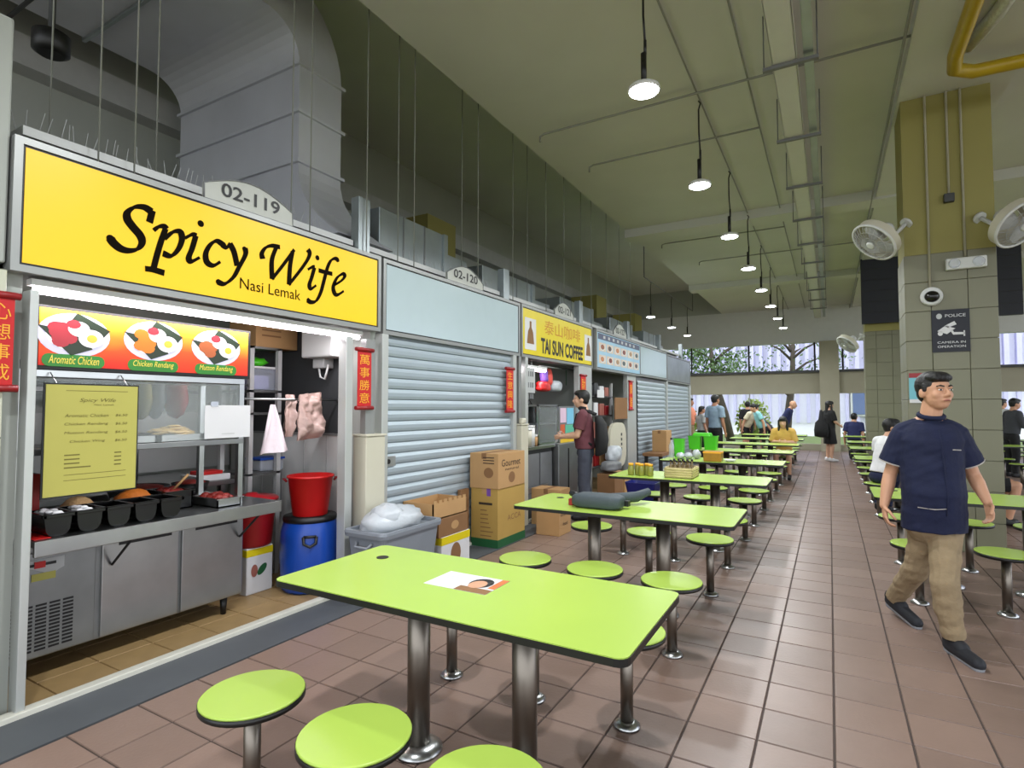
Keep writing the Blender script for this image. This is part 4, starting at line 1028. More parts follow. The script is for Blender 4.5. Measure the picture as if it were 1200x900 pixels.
for i, (px_, w_, m, lab) in enumerate(((166, .14, 'olive', 'yellow green bag hanging behind the serving rack'), (182, .13, 'midgrey', 'grey bag hanging behind the serving rack'), (206, .17, 'red_dark', 'dark red cloth bag hanging behind the serving rack'))):
    q = at(px_, 468, X=-4.45)
    b = MB(); b.lathe([(.02, .22), (.03, .18), (w_*.7, .10), (w_*.8, -.02), (w_*.5, -.12), (.02, -.15)], q, m, 14, ell=.5); tag(b.build('hanging_bag'), lab, 'bag')
# right side of the stall: side panel, shelf with boxes, heater, bags
sy = 3.62
x0, x1 = at(352, 600, Y=sy).x, at(405, 600, Y=sy).x; zt_ = at(380, 510, Y=sy).z
sp_ = thing('lower_side_wall', 'white panelled lower side wall next to the blue barrel', 'panel', ((x0+x1)/2, sy, 0))
b = MB(); b.box(-5.4, x1+.02, sy, sy+.02, 0.0, zt_, 'white_paint'); b.build('sheet', sp_)
b = MB(); b.box(-5.4, x1+.02, sy-.008, sy+.02, zt_, zt_+.02, 'alu'); b.build('top_trim', sp_)
for k in range(4): xx = x1-.25-k*.3; MB().box(xx-.004, xx+.004, sy-.004, sy, 0, zt_, 'lightgrey').build('joint_strip', sp_)
tag(bx('side_sheet', -5.4, x1+.0, sy, sy+.02, zt_+.02, 2.5, 'darkgrey'), 'dark grey upper side wall sheet behind the water heater', 'panel')
q = at(390, 405, Y=sy); c0, c1 = at(368, 405, Y=sy-.2).x, at(410, 405, Y=sy-.02).x; zt2, zb2 = at(390, 384, Y=sy-.1).z, at(390, 419, Y=sy-.1).z
wh = thing('water_heater', 'white box water heater high on the side wall', 'heater', ((c0+c1)/2, sy-.1, zb2))
b = MB(); b.box(c1-.42, c1-.03, sy-.2, sy, zb2, zt2, 'white_paint'); b.build('casing', wh, bev=.015)
b = MB(); b.box(c1-.36, c1-.22, sy-.12, sy, zb2-.09, zb2, 'lightgrey'); b.build('valve_box', wh, bev=.008)
b = MB(); b.tube([(c1-.3, sy-.1, zb2-.08), (c1-.28, sy-.1, zb2-.17), (c1-.22, sy-.1, zb2-.19), (c1-.18, sy-.1, zb2-.06)], .01, 'white_paint', 6); b.build('hose', wh)
XS_ = -4.4
a, b_, c, d = pxbox(293, 405, 352, 560, XS_)
sr = thing('storage_rack', 'grey steel storage rack in the corner of the first stall', 'rack', (XS_-.2, (a+b_)/2, 0))
top_z = at(320, 408, X=XS_).z; ra = a
for y in (a, b_-.25):
    for x in (XS_, XS_-.4): MB().box(x-.02, x+.02, y-.02, y+.02, 0, top_z, 'lightgrey').build('upright', sr)
shz = [top_z-.02, at(310, 460, X=XS_).z, at(310, 486, X=XS_).z, .9]
for z in shz: MB().box(XS_-.42, XS_+.02, a-.02, b_-.23, z, z+.02, 'steel_dull').build('shelf_board', sr)
a, b_, c, d = pxbox(300, 376, 366, 406, XS_)
cb = thing('carton', 'brown carton lying on top of the corner storage rack', 'carton', (XS_-.2, (a+b_)/2, top_z))
cw = min(.62, 3.605-a); b = MB(); b.box(XS_-.38, XS_, a, a+cw, top_z, top_z+.32, 'kraft'); b.build('box_body', cb, bev=.004)
b = MB(); b.box(XS_-.2, XS_-.16, a, a+cw, top_z+.3195, top_z+.322, 'kraft_dark'); b.build('tape', cb)
for k in range(3): MB().box(XS_, XS_+.001, a+.06, a+.26, top_z+.1+.05*k, top_z+.115+.05*k, 'kraft_dark').build('print_line', cb)
a, b_, c, d = pxbox(297, 432, 327, 458, XS_)
cx = thing('storage_box', 'clear plastic storage box on the corner rack', 'box', (XS_-.15, (a+b_)/2, shz[1]+.02))
b = MB(); b.box(XS_-.34, XS_-.035, a, b_, shz[1]+.02, d, 'clear'); b.build('box_body', cx, bev=.01)
b = MB(); b.box(XS_-.35, XS_-.025, a-.01, b_+.01, d, d+.02, 'paper'); b.build('lid', cx, bev=.004)
b = MB(); b.box(XS_-.3, XS_-.07, a+.05, b_-.05, shz[1]+.03, d-.06, mat('lilac', (170, 170, 214), .5)); b.build('contents', cx, bev=.01)
b = MB(); b.ell((XS_-.16, (a+b_)/2, d+.062), (.1, .1, .045), 'lime_plastic', 12, 8, .15); tag(b.build('green_bag'), 'bright green folded bag on the clear storage box', 'bag')
# towel and pink plastic bags
def sheet_hang(name, label, cat, quad, X, m, fold=.03, n=10, group=None, bulge=0.):
    from mathutils import noise as nz_
    P = [at(x, y, X=X) for x, y in quad]  # tl, tr, br, bl
    b = MB()
    for side in (0, 1):
        k0 = len(b.v)
        for i in range(n+1):
            for j in range(n+1):
                u, v = i/n, j/n
                p = (P[0]*(1-u)+P[1]*u)*(1-v)+(P[3]*(1-u)+P[2]*u)*v
                cr = nz_.noise(p*14)+.7*nz_.noise(p*31+Vector((0, side*5, 0))) if bulge else 0; rim = min(1, 5*min(u, 1-u, v+.05, 1.02-v))
                b.v.append((p.x+fold*math.sin(u*9+v*2)*(.3+v)+(-.012 if side else bulge*math.sin(PI*u)**.6*(.35+.65*v)*rim)+cr*.035*rim*(bulge > 0), p.y+cr*.012, p.z+cr*.008))
        for i in range(n):
            for j in range(n):
                q_ = [k0+i*(n+1)+j, k0+(i+1)*(n+1)+j, k0+(i+1)*(n+1)+j+1, k0+i*(n+1)+j+1]; b.face(q_ if side else q_[::-1], m, True)
    return tag(b.build(name), label, cat, group)
q = at(330, 468, X=-3.86); tag(MB().cyl((-3.86, 2.68, q.z), (-3.86, 3.64, q.z), .01, n=8, m='steel').build('hook_rail'), 'steel hook rail carrying the cloth and pink bags', 'rail')
q = at(185, 448, X=-4.45); tag(MB().cyl((-4.45, 1.21, q.z), (-4.41, ra-.015, q.z), .01, n=8, m='steel').build('hook_rail'), 'steel hook rail across the stall behind the serving rack', 'rail')
sheet_hang('hanging_towel', 'white and pink cloth hung by its corner beside the rack', 'towel', [(318, 474), (322, 474), (341, 528), (302, 533)], -3.86, 'towel')
def bag(name, label, X, x0, y0, x1, y1, m, ell=.55):
    a, b_, c, d = pxbox(x0, y0, x1, y1, X); r_ = (b_-a)/2; q = Vector((X, (a+b_)/2, c)); h = d-c
    b = MB(); pr_ = [(r_*.3, 0), (r_*.8, h*.06), (r_, h*.2), (r_, h*.35), (r_*.99, h*.5), (r_*.97, h*.65), (r_*.92, h*.78), (r_*.82, h*.88), (r_*.6, h*.97), (r_*.3, h)]
    b.lathe(pr_, q, m, 40, ell=1.0)
    for i, v in enumerate(b.v): b.v[i] = (X+(v[0]-X)*ell, v[1], v[2])
    from mathutils import noise as nz_
    for i, v in enumerate(b.v):
        k = 1+.22*nz_.noise(Vector(v)*9)+.10*nz_.noise(Vector(v)*22); b.v[i] = (X+(v[0]-X)*k, q.y+(v[1]-q.y)*k, v[2])
    return tag(b.build(name), label, 'bag')
sheet_hang('plastic_bag', 'large pinkish plastic bag hanging against the side wall', 'bag', [(352, 462), (376, 460), (381, 511), (346, 517)], -3.82, 'pink_bag', .02, 26, None, .10)
sheet_hang('plastic_bag', 'narrow pinkish plastic bag hanging next to the cloth', 'bag', [(336, 462), (346, 462), (345, 510), (332, 513)], -3.89, 'pink_bag', .02, 20, None, .05)
# barrel, bucket, red bin, tin
p = Vector((-3.80, 3.27, 0))
zb_ = at(362, 603, X=p.x).z
br = thing('blue_barrel', 'blue plastic barrel with black lid in the first stall', 'barrel', p)
b = MB(); b.lathe([(.19, 0), (.215, .02), (.225, .12), (.235, zb_*.5), (.228, zb_*.8), (.205, zb_-.03), (.2, zb_-.02)], p, 'blue', 32); b.build('barrel_body', br)
b = MB(); b.lathe([(.212, zb_-.04), (.216, zb_-.02), (.212, zb_), (.0, zb_)], p, 'black', 32); b.build('lid', br)
dd = (CAM-p); dd.z = 0; dd.normalize(); hp = p+dd*.232+Vector((0, 0, zb_*.72)); sd = Vector((-dd.y, dd.x, 0))
b = MB(); b.tube([hp+sd*.05+Vector((0, 0, .03)), hp+sd*.045+dd*.02-Vector((0, 0, .02)), hp+dd*.025-Vector((0, 0, .045)), hp-sd*.045+dd*.02-Vector((0, 0, .02)), hp-sd*.05+Vector((0, 0, .03))], .012, 'black', 8); b.tube([hp+sd*.05+Vector((0, 0, .03)), hp-sd*.05+Vector((0, 0, .03))], .012, 'black', 8); b.build('handle', br)
hb = at(367, 556, X=p.x).z-zb_
rb = thing('red_bucket', 'bright red plastic pail standing on the blue barrel', 'bucket', p+Vector((0, 0, zb_)))
b = MB(); b.lathe([(.135, .001), (.14, .01), (.178, hb-.02), (.19, hb-.015), (.19, hb), (.176, hb), (.13, .02), (.0, .02)], p+Vector((0, 0, zb_)), 'red', 36, caps=True); b.build('pail', rb)
for s in (-1, 1): MB().tube([p+Vector((0, 0, zb_+hb-.05))+sd*s*.185, p+Vector((0, 0, zb_+hb-.02))+sd*s*.215, p+Vector((0, 0, zb_+hb-.03))+sd*s*.19], .01, 'red_dark', 6).build('ear', rb)
p = Vector((-4.17, 2.985, 0)); zt_ = at(318, 637, X=p.x+.12).z
tn = thing('oil_tin', 'square white and yellow oil tin under the red bin', 'tin', p)
b = MB(); b.box(p.x-.12, p.x+.12, p.y-.12, p.y+.12, 0, zt_, 'paper'); b.build('can_body', tn, bev=.008)
b = MB(); b.box(p.x-.122, p.x+.122, p.y-.122, p.y+.122, zt_-.07, zt_-.01, 'sign_y2'); b.build('yellow_band', tn, bev=.006)
b = MB(); flat_ell(b, (p.x+.1225, p.y+.02, zt_*.5), (0, .7, .7), (0, -.7, .7), .055, .03, 'green_dark', 18); b.build('printed_leaf', tn); b = MB(); flat_ell(b, (p.x+.1225, p.y-.05, zt_*.5), (0, 1, 0), (0, 0, 1), .03, .05, 'lips', 18); b.build('printed_fruit', tn)
zl_ = at(318, 578, X=p.x).z
rn = thing('red_bin', 'dark red lidded bin standing on the oil tin', 'bin', p+Vector((0, 0, zt_)))
b = MB(); b.lathe([(.15, .001), (.16, .02), (.19, zl_-zt_-.04), (.195, zl_-zt_-.03)], p+Vector((0, 0, zt_)), 'red_dark', 32); b.build('bin_body', rn)
b = MB(); b.lathe([(.205, zl_-zt_-.035), (.21, zl_-zt_-.015), (.19, zl_-zt_), (.05, zl_-zt_+.015), (.04, zl_-zt_+.03), (.0, zl_-zt_+.03)], p+Vector((0, 0, zt_)), mat('red_lid', (178, 28, 38), .35), 32); b.build('lid', rn)
q = at(318, 560, X=-4.45); t = thing('food_container', 'clear container with blue lid on the low shelf of the corner rack', 'container', (-4.55, q.y, .92))
b = MB(); b.box(-4.64, -4.44, q.y-.12, q.y+.12, .92, 1.02, 'clear'); b.build('tub', t, bev=.01); b = MB(); b.box(-4.65, -4.43, q.y-.13, q.y+.13, 1.02, 1.04, 'blue'); b.build('lid', t, bev=.004)
b = MB(); b.box(-4.75, -4.52, rt_-.34, rt_-.04, .88, .93, 'paper'); b.box(-4.7, -4.55, rt_-.29, rt_-.09, .93, .96, 'red'); tag(b.build('packet_stack', bev=.006), 'stack of white and red packets on the work table', 'packet')

# ------------------------------------------------------------------ cartons and bin before the closed shutter
def carton(label, x0, x1, y0, y1, z0, z1, m='kraft', prints=(), band=None, name='carton', tape=True, group=None):
    t = thing(name, label, 'carton', ((x0+x1)/2, (y0+y1)/2, z0), group)
    b = MB(); b.box(x0, x1, y0, y1, z0, z1, m); b.build('box_body', t, bev=.004)
    if tape:
        b = MB(); xm = (x0+x1)/2; b.box(xm-.03, xm+.03, y0-.0008, y1+.0008, z1-.06, z1+.001, 'kraft_dark' if m != 'kraft2' else 'kraft'); b.build('tape', t)
    if band: MB().box(x0-.002, x1+.002, y0-.002, y1+.002, z0, z0+band, 'green_dark').build('green_band', t)
    for (fc, s, u, v, wd, h) in prints:   # face -y ('f') or +x ('s')
        if fc == 'f': text(s, (x0+(x1-x0)*u, y0-.001, z0+(z1-z0)*v), (1, 0, 0), ZU, h*(z1-z0), 'ink', 'printed_text', t, wd*(x1-x0))
        else: text(s, (x1+.001, y0+(y1-y0)*u, z0+(z1-z0)*v), YU, ZU, h*(z1-z0), 'ink', 'printed_text', t, wd*(y1-y0))
    return t
cx1, cy0 = -3.08, 5.12; cx0, cy1 = -3.42, 5.72
zm = at(590, 572, X=cx1).z; zt2 = at(590, 531, X=cx1).z
t = carton('large ochre carton with a green base band before the shutter', cx0, cx1, cy0, cy1, 0, zm, 'kraft2', (), .09)
for k in range(7): MB().box(cx0+.12, cx0+.12+random.uniform(.08, .16), cy0-.001, cy0, zm*.62-.045*k, zm*.62-.045*k+.01, 'kraft_dark').build('print_line', t)
MB().box(cx0+.10, cx0+.27, cy0-.001, cy0, zm*.72, zm*.76, 'ink').build('print_line', t)
text('ACCA', (cx1+.001, cy0+.2, zm*.42), YU, ZU, .06, 'kraft_dark', 'printed_text', t, .3)
MB().box(cx0+.2, cx0+.25, cy0-.0015, cy0, zm-.08, zm+.02, mat('violet', (112, 70, 150), .5)).build('sticker', t)
t = carton('brown printed carton stacked on the large ochre carton', cx0-.01, cx1+.01, cy0-.01, cy1-.02, zm, zt2, 'kraft', (('s', 'Gourmet', .12, .62, .7, .2), ('s', 'natural', .25, .5, .5, .07)))
b = MB(); flat_ell(b, (cx0+.23, cy0-.012, zm+(zt2-zm)*.45), (1, 0, 0), ZU, .06, .055, 'kraft_dark', 20); b.build('printed_logo', t)
b = MB(); flat_ell(b, (cx1+.012, cy0+.28, zm+(zt2-zm)*.28), YU, ZU, .07, .06, 'kraft_dark', 20); b.build('printed_logo', t)
for k in range(3): MB().box(cx0+.16, cx0+.30, cy0-.0125, cy0-.0105, zt2-.05-.03*k, zt2-.04-.03*k, 'ink').build('print_line', t)
carton('thin carton leaning behind the ochre carton', -3.46, -3.42, 4.92, 5.08, 0, .62, 'kraft_dark', tape=False)
X_ = -3.05
ya_, yb_ = at(516, 630, X=X_).y, at(551, 620, X=X_).y
z1_ = at(535, 625, X=X_).z; z2_ = at(533, 604, X=X_).z; z3_ = at(530, 583, X=X_).z
t = carton('white and yellow printed carton at the bottom of the small stack', X_-.3, X_, ya_+.02, yb_-.01, 0, z1_, 'paper', tape=False)
MB().box(X_-.302, X_+.002, ya_+.018, yb_-.008, z1_-.07, z1_-.001, 'sign_y2').build('yellow_band', t)
b = MB(); flat_ell(b, (X_+.001, (ya_+yb_)/2, z1_*.45), YU, ZU, .08, .1, 'kraft_dark', 18); b.build('printed_picture', t)
b = MB(); flat_ell(b, (X_-.15, ya_+.019, z1_*.45), (1, 0, 0), ZU, .08, .1, 'blue', 18); b.build('printed_picture', t)
t = carton('brown open-topped carton in the middle of the small stack', X_-.34, X_-.01, ya_-.01, yb_-.03, z1_, z2_, 'kraft_dark', tape=False)
b = MB(); flat_ell(b, (X_-.009, (ya_+yb_)/2, (z1_+z2_)/2), YU, ZU, .06, .04, 'kraft', 14); b.build('printed_picture', t)
t = thing('carton', 'brown carton tray with scalloped rim on top of the small stack', 'carton', (X_-.2, (ya_+yb_)/2, z2_))
x0, x1, y0, y1 = X_-.37, X_-.02, ya_-.08, yb_-.03
b = MB(); b.box(x0, x1, y0, y1, z2_, z2_+.01, 'kraft'); b.box(x0, x1, y0, y0+.01, z2_, z3_-.03, 'kraft'); b.box(x0, x1, y1-.01, y1, z2_, z3_-.03, 'kraft'); b.box(x0, x0+.01, y0, y1, z2_, z3_-.03, 'kraft'); b.box(x1-.01, x1, y0, y1, z2_, z3_-.03, 'kraft'); b.build('box_body', t)
for k in range(7): yy = y0+(y1-y0)*(k+.15)/7; MB().box(x1-.01, x1, yy, yy+(y1-y0)/7*.6, z3_-.03, z3_-.005, 'kraft').build('flap', t)
# grey crate bin with clear bag
X_ = -2.95
ya_, yb_ = at(450, 620, X=X_).y, at(516, 622, X=X_).y; zr = at(485, 616, X=X_).z; cyb = (ya_+yb_)/2
gb = thing('grey_bin', 'grey plastic crate bin lined with a clear bag before the shutter', 'bin', (X_-.2, cyb, 0))
b = MB(); n = 4
def rr(f, z): return rrect(X_-.2-.2*f, X_-.2+.2*f, cyb-(yb_-ya_)/2*f, cyb+(yb_-ya_)/2*f, .05, z)
loft(b, [rr(.82, 0), rr(.84, .02), rr(1.0, zr-.03)], 'grey_plastic', cap=True); b.build('crate_body', gb)
b = MB(); loft(b, [rr(1.06, zr-.05), rr(1.08, zr-.02), rr(1.06, zr), rr(.96, zr), rr(.95, zr-.05)], 'grey_plastic', cap=False); b.build('rim', gb)
b = MB(); b.tube([(X_-.2-.08, cyb-(yb_-ya_)/2*1.0, zr-.09), (X_-.2-.06, cyb-(yb_-ya_)/2*1.1, zr-.12), (X_-.2+.06, cyb-(yb_-ya_)/2*1.1, zr-.12), (X_-.2+.08, cyb-(yb_-ya_)/2*1.0, zr-.09)], .012, 'grey_plastic', 6); b.build('handle', gb)
b = MB(); b.ell((X_-.20, cyb-.03, zr+.03), (.185, (yb_-ya_)*.46, .12), 'plastic_bag', 22, 12, .07); b.ell((X_-.18, cyb-.12, zr+.07), (.14, .15, .11), 'plastic_bag', 16, 10, .1); tag(b.build('plastic_bag'), 'crumpled translucent bag bulging out of the grey bin', 'bag')
carton('small brown printed carton on the floor behind the bag table', -3.05, -2.75, 5.95, 6.28, 0, .36, 'kraft', (('s', 'Gourmet', .1, .62, .8, .16), ('s', 'food', .3, .3, .4, .12)))
carton('wide flat brown carton on the floor before the coffee stall', -3.36, -2.95, 6.42, 6.72, 0, .46, 'kraft')
carton('dark brown carton under the coffee stall counter end', -3.3, -3.0, 8.6, 9.0, 0, .42, 'kraft_dark')
carton('plain brown carton on the floor beside the dark carton', -3.34, -3.0, 9.1, 9.6, 0, .38, 'kraft')

# ------------------------------------------------------------------ coffee stall
cs_ = thing('coffee_counter', 'steel counter of the coffee stall', 'counter', (-3.75, 7.3, 0))
zc_ = at(650, 520, X=-3.5).z
b = MB(); b.box(-4.1, -3.46, 6.48, at(655, 560, X=-3.42).y-.02, zc_-.04, zc_, 'steel'); b.build('worktop', cs_, bev=.004)
b = MB(); b.box(-4.05, -3.52, 6.52, at(655, 560, X=-3.42).y-.05, .0, zc_-.04, 'darkgrey'); b.build('cabinet', cs_)
b = MB(); b.box(-3.53, -3.50, 6.6, 7.2, .35, .42, 'steel'); b.build('lower_shelf', cs_)
for k in range(2): MB().box(-3.52, -3.505, 6.56+.41*k, 6.56+.41*k+.37, .16, zc_-.1, 'midgrey').build('door', cs_)
def px_cab(label, x0, y0, x1, y1, X, dep, zb=None):
    a, b_, c, d = pxbox(x0, y0, x1, y1, X); c = zb if zb is not None else c
    t = thing('display_cabinet', label, 'cabinet', (X-dep/2, (a+b_)/2, c)); g = .03
    b = MB()
    for (y, x) in ((a, X), (b_-g, X), (a, X-dep+g), (b_-g, X-dep+g)): b.box(x-g, x, y, y+g, c, d, 'steel')
    b.box(X-dep, X, a, b_, c, c+.03, 'steel'); b.box(X-dep, X, a, b_, d-.03, d, 'steel'); b.build('frame', t)
    b = MB(); b.box(X-.012, X-.006, a+g, b_-g, c+.03, d-.03, 'glass'); b.build('glass_pane', t)
    b = MB(); b.box(X-dep, X-dep+.01, a, b_, c, d, 'steel_dull'); b.build('back', t); global cab_a; cab_a = a
    b = MB(); b.box(X-dep+.02, X-.03, a+g, b_-g, (c+d)/2, (c+d)/2+.015, 'steel_dull'); b.build('shelf', t)
    b = MB(); b.lathe([(.08, 0), (.08, .2), (.05, .24)], (X-dep/2, a+.22, c+.03), 'lightgrey', 16); b.build('canister', t)
    return t
px_cab('glass fronted steel cabinet on the coffee stall counter', 631, 474, 654.5, 519, -3.50, .4, zc_)
a, b_, c, d = pxbox(655, 476, 673, 520, -3.50)
t = thing('drinks_display', 'drinks chiller front covered with bright drink pictures', 'display', (-3.7, (a+b_)/2, zc_))
b = MB(); b.box(-3.9, -3.50, a, b_, zc_, d, 'midgrey'); b.build('body', t)
for i, (u0, u1, v0, v1, cc_) in enumerate(((.08, .45, .55, .95, (220, 190, 210)), (.5, .95, .5, .95, (120, 190, 220)), (.4, .95, .12, .48, (90, 180, 150)), (.08, .36, .15, .5, (200, 90, 50)), (.08, .95, .0, .1, (230, 190, 40)))):
    MB().box(-3.50, -3.497, a+(b_-a)*u0, a+(b_-a)*u1, zc_+(d-zc_)*v0, zc_+(d-zc_)*v1, mat('drinkpic%d' % i, cc_, .4)).build('drink_picture', t)
b = MB(); a2, b2 = at(655, 560, X=-3.42).y, at(677, 560, X=-3.42).y-.01
t = thing('drinks_fridge', 'tall grey steel fridge base below the drinks display', 'fridge', (-3.6, (a2+b2)/2, 0)); b.box(-3.95, -3.42, a2, b2, 0, zc_, 'steel_dull'); b.build('body', t, bev=.01); MB().box(-3.42, -3.41, (a2+b2)/2-.01, (a2+b2)/2+.01, .1, zc_-.08, 'black').build('door_gap_shade', t)  # black strip paints in the shade of the gap between the fridge doors
a, b_, c, d = pxbox(604, 430, 627, 460, -3.5); a = max(a, 6.49)
t = thing('hanging_notice', 'grey white printed notice hanging in the coffee stall', 'notice', (-3.5, (a+b_)/2, c)); MB().box(-3.505, -3.5, a, b_, c, d, 'lightgrey').build('sheet', t)
for k in range(3):
    for j in range(4): MB().box(-3.5, -3.4985, a+.06+j*(b_-a-.1)/4, a+.02+(j+.85)*(b_-a-.06)/4, d-.12-k*.15, d-.05-k*.15, 'midgrey').build('print_block', t)
for k in range(2): MB().cyl((-3.5, a+.1+k*(b_-a-.2), d), (-3.5, a+.1+k*(b_-a-.2), 2.15), .004, n=6, m='lightgrey').build('cord', t)
# shelf with steel cups
za = at(620, 481, X=-4.1).z
t = thing('cup_shelf', 'dark shelf holding steel pots in the coffee stall', 'shelf', (-4.2, 7.4, 0)); MB().box(-4.46, -4.0, 6.5, 8.6, za-.03, za, 'darkgrey').build('board', t)
for x in (-4.44, -4.14):
    for y in (6.53, 8.57): MB().box(x-.02, x+.02, y-.02, y+.02, 0, za-.03, 'steel_dull').build('upright', t)
for k in range(6):
    y = 6.75+.19*k; t = thing('steel_pot', 'tall steel coffee pot on the dark shelf', 'pot', (-4.12, y, za), 'steel coffee pots')
    MB().lathe([(.06, 0), (.065, .01), (.045, .2), (.05, .22)], (-4.12, y, za), 'steel', 16).build('pot_body', t); MB().tube([(-4.07, y, za+.05), (-4.02, y, za+.1), (-4.07, y, za+.17)], .006, 'black', 5).build('handle', t)
a, b_, c, d = pxbox(601, 490, 629, 520, -3.68); a = max(a, 6.5); b_ = min(b_, cab_a-.03)
t = thing('storage_tub', 'clear tub with a green lid on the coffee counter', 'tub', (-3.85, (a+b_)/2, zc_)); MB().box(-3.93, -3.68, a, b_, zc_, d-.05, 'clear').build('tub', t, bev=.02); MB().box(-3.94, -3.67, a-.01, b_+.01, d-.05, d, mat('green_lid', (30, 140, 96), .4)).build('lid', t, bev=.01)
for k, (px_, r_, h, m, lab) in enumerate(((612.2, .035, .2, 'green_dark', 'green bottle at the near end of the coffee counter'), (615, .03, .17, 'green_dark', 'small green bottle on the coffee counter'), (618.5, .055, .22, 'cream', 'cream canister on the coffee counter'), (622.5, .05, .26, 'white_paint', 'white canister on the coffee counter'), (627, .035, .13, 'kraft', 'brown jar on the coffee counter'))):
    q = at(px_, 523, X=-3.53); p = (-3.53, q.y, zc_)
    t = thing('bottle' if k < 2 else 'canister', lab, 'bottle' if k < 2 else 'canister', p); MB().lathe([(r_, 0), (r_, h*.7), (r_*.5, h*.85), (r_*.45, h)] if k < 2 else [(r_, 0), (r_, h)], p, m, 16).build('vessel', t); MB().lathe([(r_*.6 if k < 2 else r_*1.05, h), (r_*.6 if k < 2 else r_*1.05, h+.025)], p, 'white_paint', 14).build('cap', t)
q = at(601, 500, X=-3.33); t = thing('carton_bottle', 'tall cream jug with a green label on the low pier', 'jug', (-3.404, 6.26, 1.288)); MB().box(-3.436, -3.372, 6.21, 6.32, 1.288, 1.36, 'cream').build('jug_body', t, bev=.02)
for k, (x0, y0, x1, y1, m, lab) in enumerate(((630, 447, 642, 459, 'red', 'red bag hanging at the coffee stall'), (634, 432, 641, 448, mat('purple', (128, 90, 190), .5), 'purple bag hanging at the coffee stall'), (640, 432, 646, 452, mat('coral', (220, 80, 70), .5), 'coral bag hanging at the coffee stall'), (643, 446, 655, 459, 'plastic_bag', 'clear plastic bag hanging at the coffee stall'))):
    bag('hanging_bag', lab, -3.62-.03*k, x0, y0, x1, y1, m)
MB_ = MB().cyl((-3.65, 7.2, 2.1), (-3.65, 8.6, 2.1), .012, n=8, m='steel'); tag(MB_.build('hanging_rail'), 'steel rail carrying bags under the coffee sign', 'rail')
tag(pb('hanging_cloth', None, None, 664, 432, 674, 452, -3.9, .02, mat('sage', (96, 130, 104), .5)), 'sage green cloth hanging inside the coffee stall', 'cloth')

# ------------------------------------------------------------------ picture menu stall
t = thing('goods_rack', 'dark metal rack of goods in the picture menu stall', 'rack', (-3.8, 9.6, 0))
for y in (9.0, 10.2):
    for x in (-3.62, -4.1): MB().box(x-.02, x+.02, y-.02, y+.02, 0, 1.95, 'lightgrey').build('upright', t)
rz = (.45, .95, 1.35, 1.7)
for z in rz: MB().box(-4.12, -3.6, 8.98, 10.22, z-.02, z, 'darkgrey').build('shelf_board', t)
gm = [('lips', 'dusty red packet'), ('dark', 'black packet'), ('kraft', 'brown paper packet'), ('paper', 'white packet'), ('midgrey', 'grey tin box'), ('red_dark', 'dark red packet'), ('darkgrey', 'charcoal box'), ('kraft_dark', 'dark brown box')]
lv = ['lowest', 'second', 'third', 'top']
n_ = 0
for i, z in enumerate(rz):
    for k in range(4):
        m, nm = gm[(i*3+k*5) % 8]; y = 9.06+k*.28+random.uniform(0, .03); h = random.uniform(.16, .3); wd = random.uniform(.16, .24)
        t = tag(bx('goods_packet', -3.62-random.uniform(.2, .35), -3.63, y, y+wd, z, z+h, m, bev=.008), '%s, %s shelf of the goods rack, %s from the coffee stall' % (nm, lv[i], ['first', 'second', 'third', 'fourth'][k]), 'packet')
tag(pb('paper_notice', None, None, 700, 457, 708, 466, -3.55, .004, 'paper'), 'small white notice taped to the goods rack', 'notice')
b = MB(); a, b_, c, d = pxbox(715, 495, 734, 548, -3.39); yc = (a+b_)/2; n = 20
pts = [(-3.39, yc+(b_-a)/2*math.copysign(abs(math.cos(2*PI*i/n))**.6, math.cos(2*PI*i/n)), (c+d)/2+(d-c)/2*math.copysign(abs(math.sin(2*PI*i/n))**.6, math.sin(2*PI*i/n))) for i in range(n)]
t = thing('display_board', 'tall white rounded board standing at the picture menu stall', 'board', (-3.39, yc, 0)); MB().prism(pts, (-.05, 0, 0), 'cream').build('panel', t)
for k in range(4): MB().box(-3.389, -3.385, yc+.14, yc+.2, d-.25-.09*k, d-.2-.09*k, 'darkgrey').build('printed_mark', t)
MB().box(-3.45, -3.38, yc-.1, yc+.1, 0, c+.05, 'darkgrey').build('stand', t)
tag(pb('brown_sheet', None, None, 721, 466, 735.4, 491, -3.435, .02, 'kraft_dark'), 'brown cardboard sheet hanging above the rounded board', 'cardboard')
bag('plastic_bag', 'white plastic bag with goods before the picture menu stall', -3.2, 714, 522, 724, 541, 'plastic_bag')
bag('plastic_bag', 'grey plastic sack on the floor before the picture menu stall', -3.17, 709, 540, 722, 552, 'midgrey')
# low bench with carton before the far shutter
t = thing('low_bench', 'dark low bench before the far shutter', 'bench', (-3.15, 11.9, 0)); MB().box(-3.35, -2.95, 11.3, 12.6, .5, .56, 'kraft_dark').build('top', t, bev=.004)
for x in (-3.3, -3.0):
    for y in (11.4, 12.5): MB().box(x-.03, x+.03, y-.03, y+.03, 0, .5, 'dark').build('leg', t)
carton('brown carton standing on the low dark bench', -3.3, -3.0, 11.85, 12.3, .56, 1.0, 'kraft')

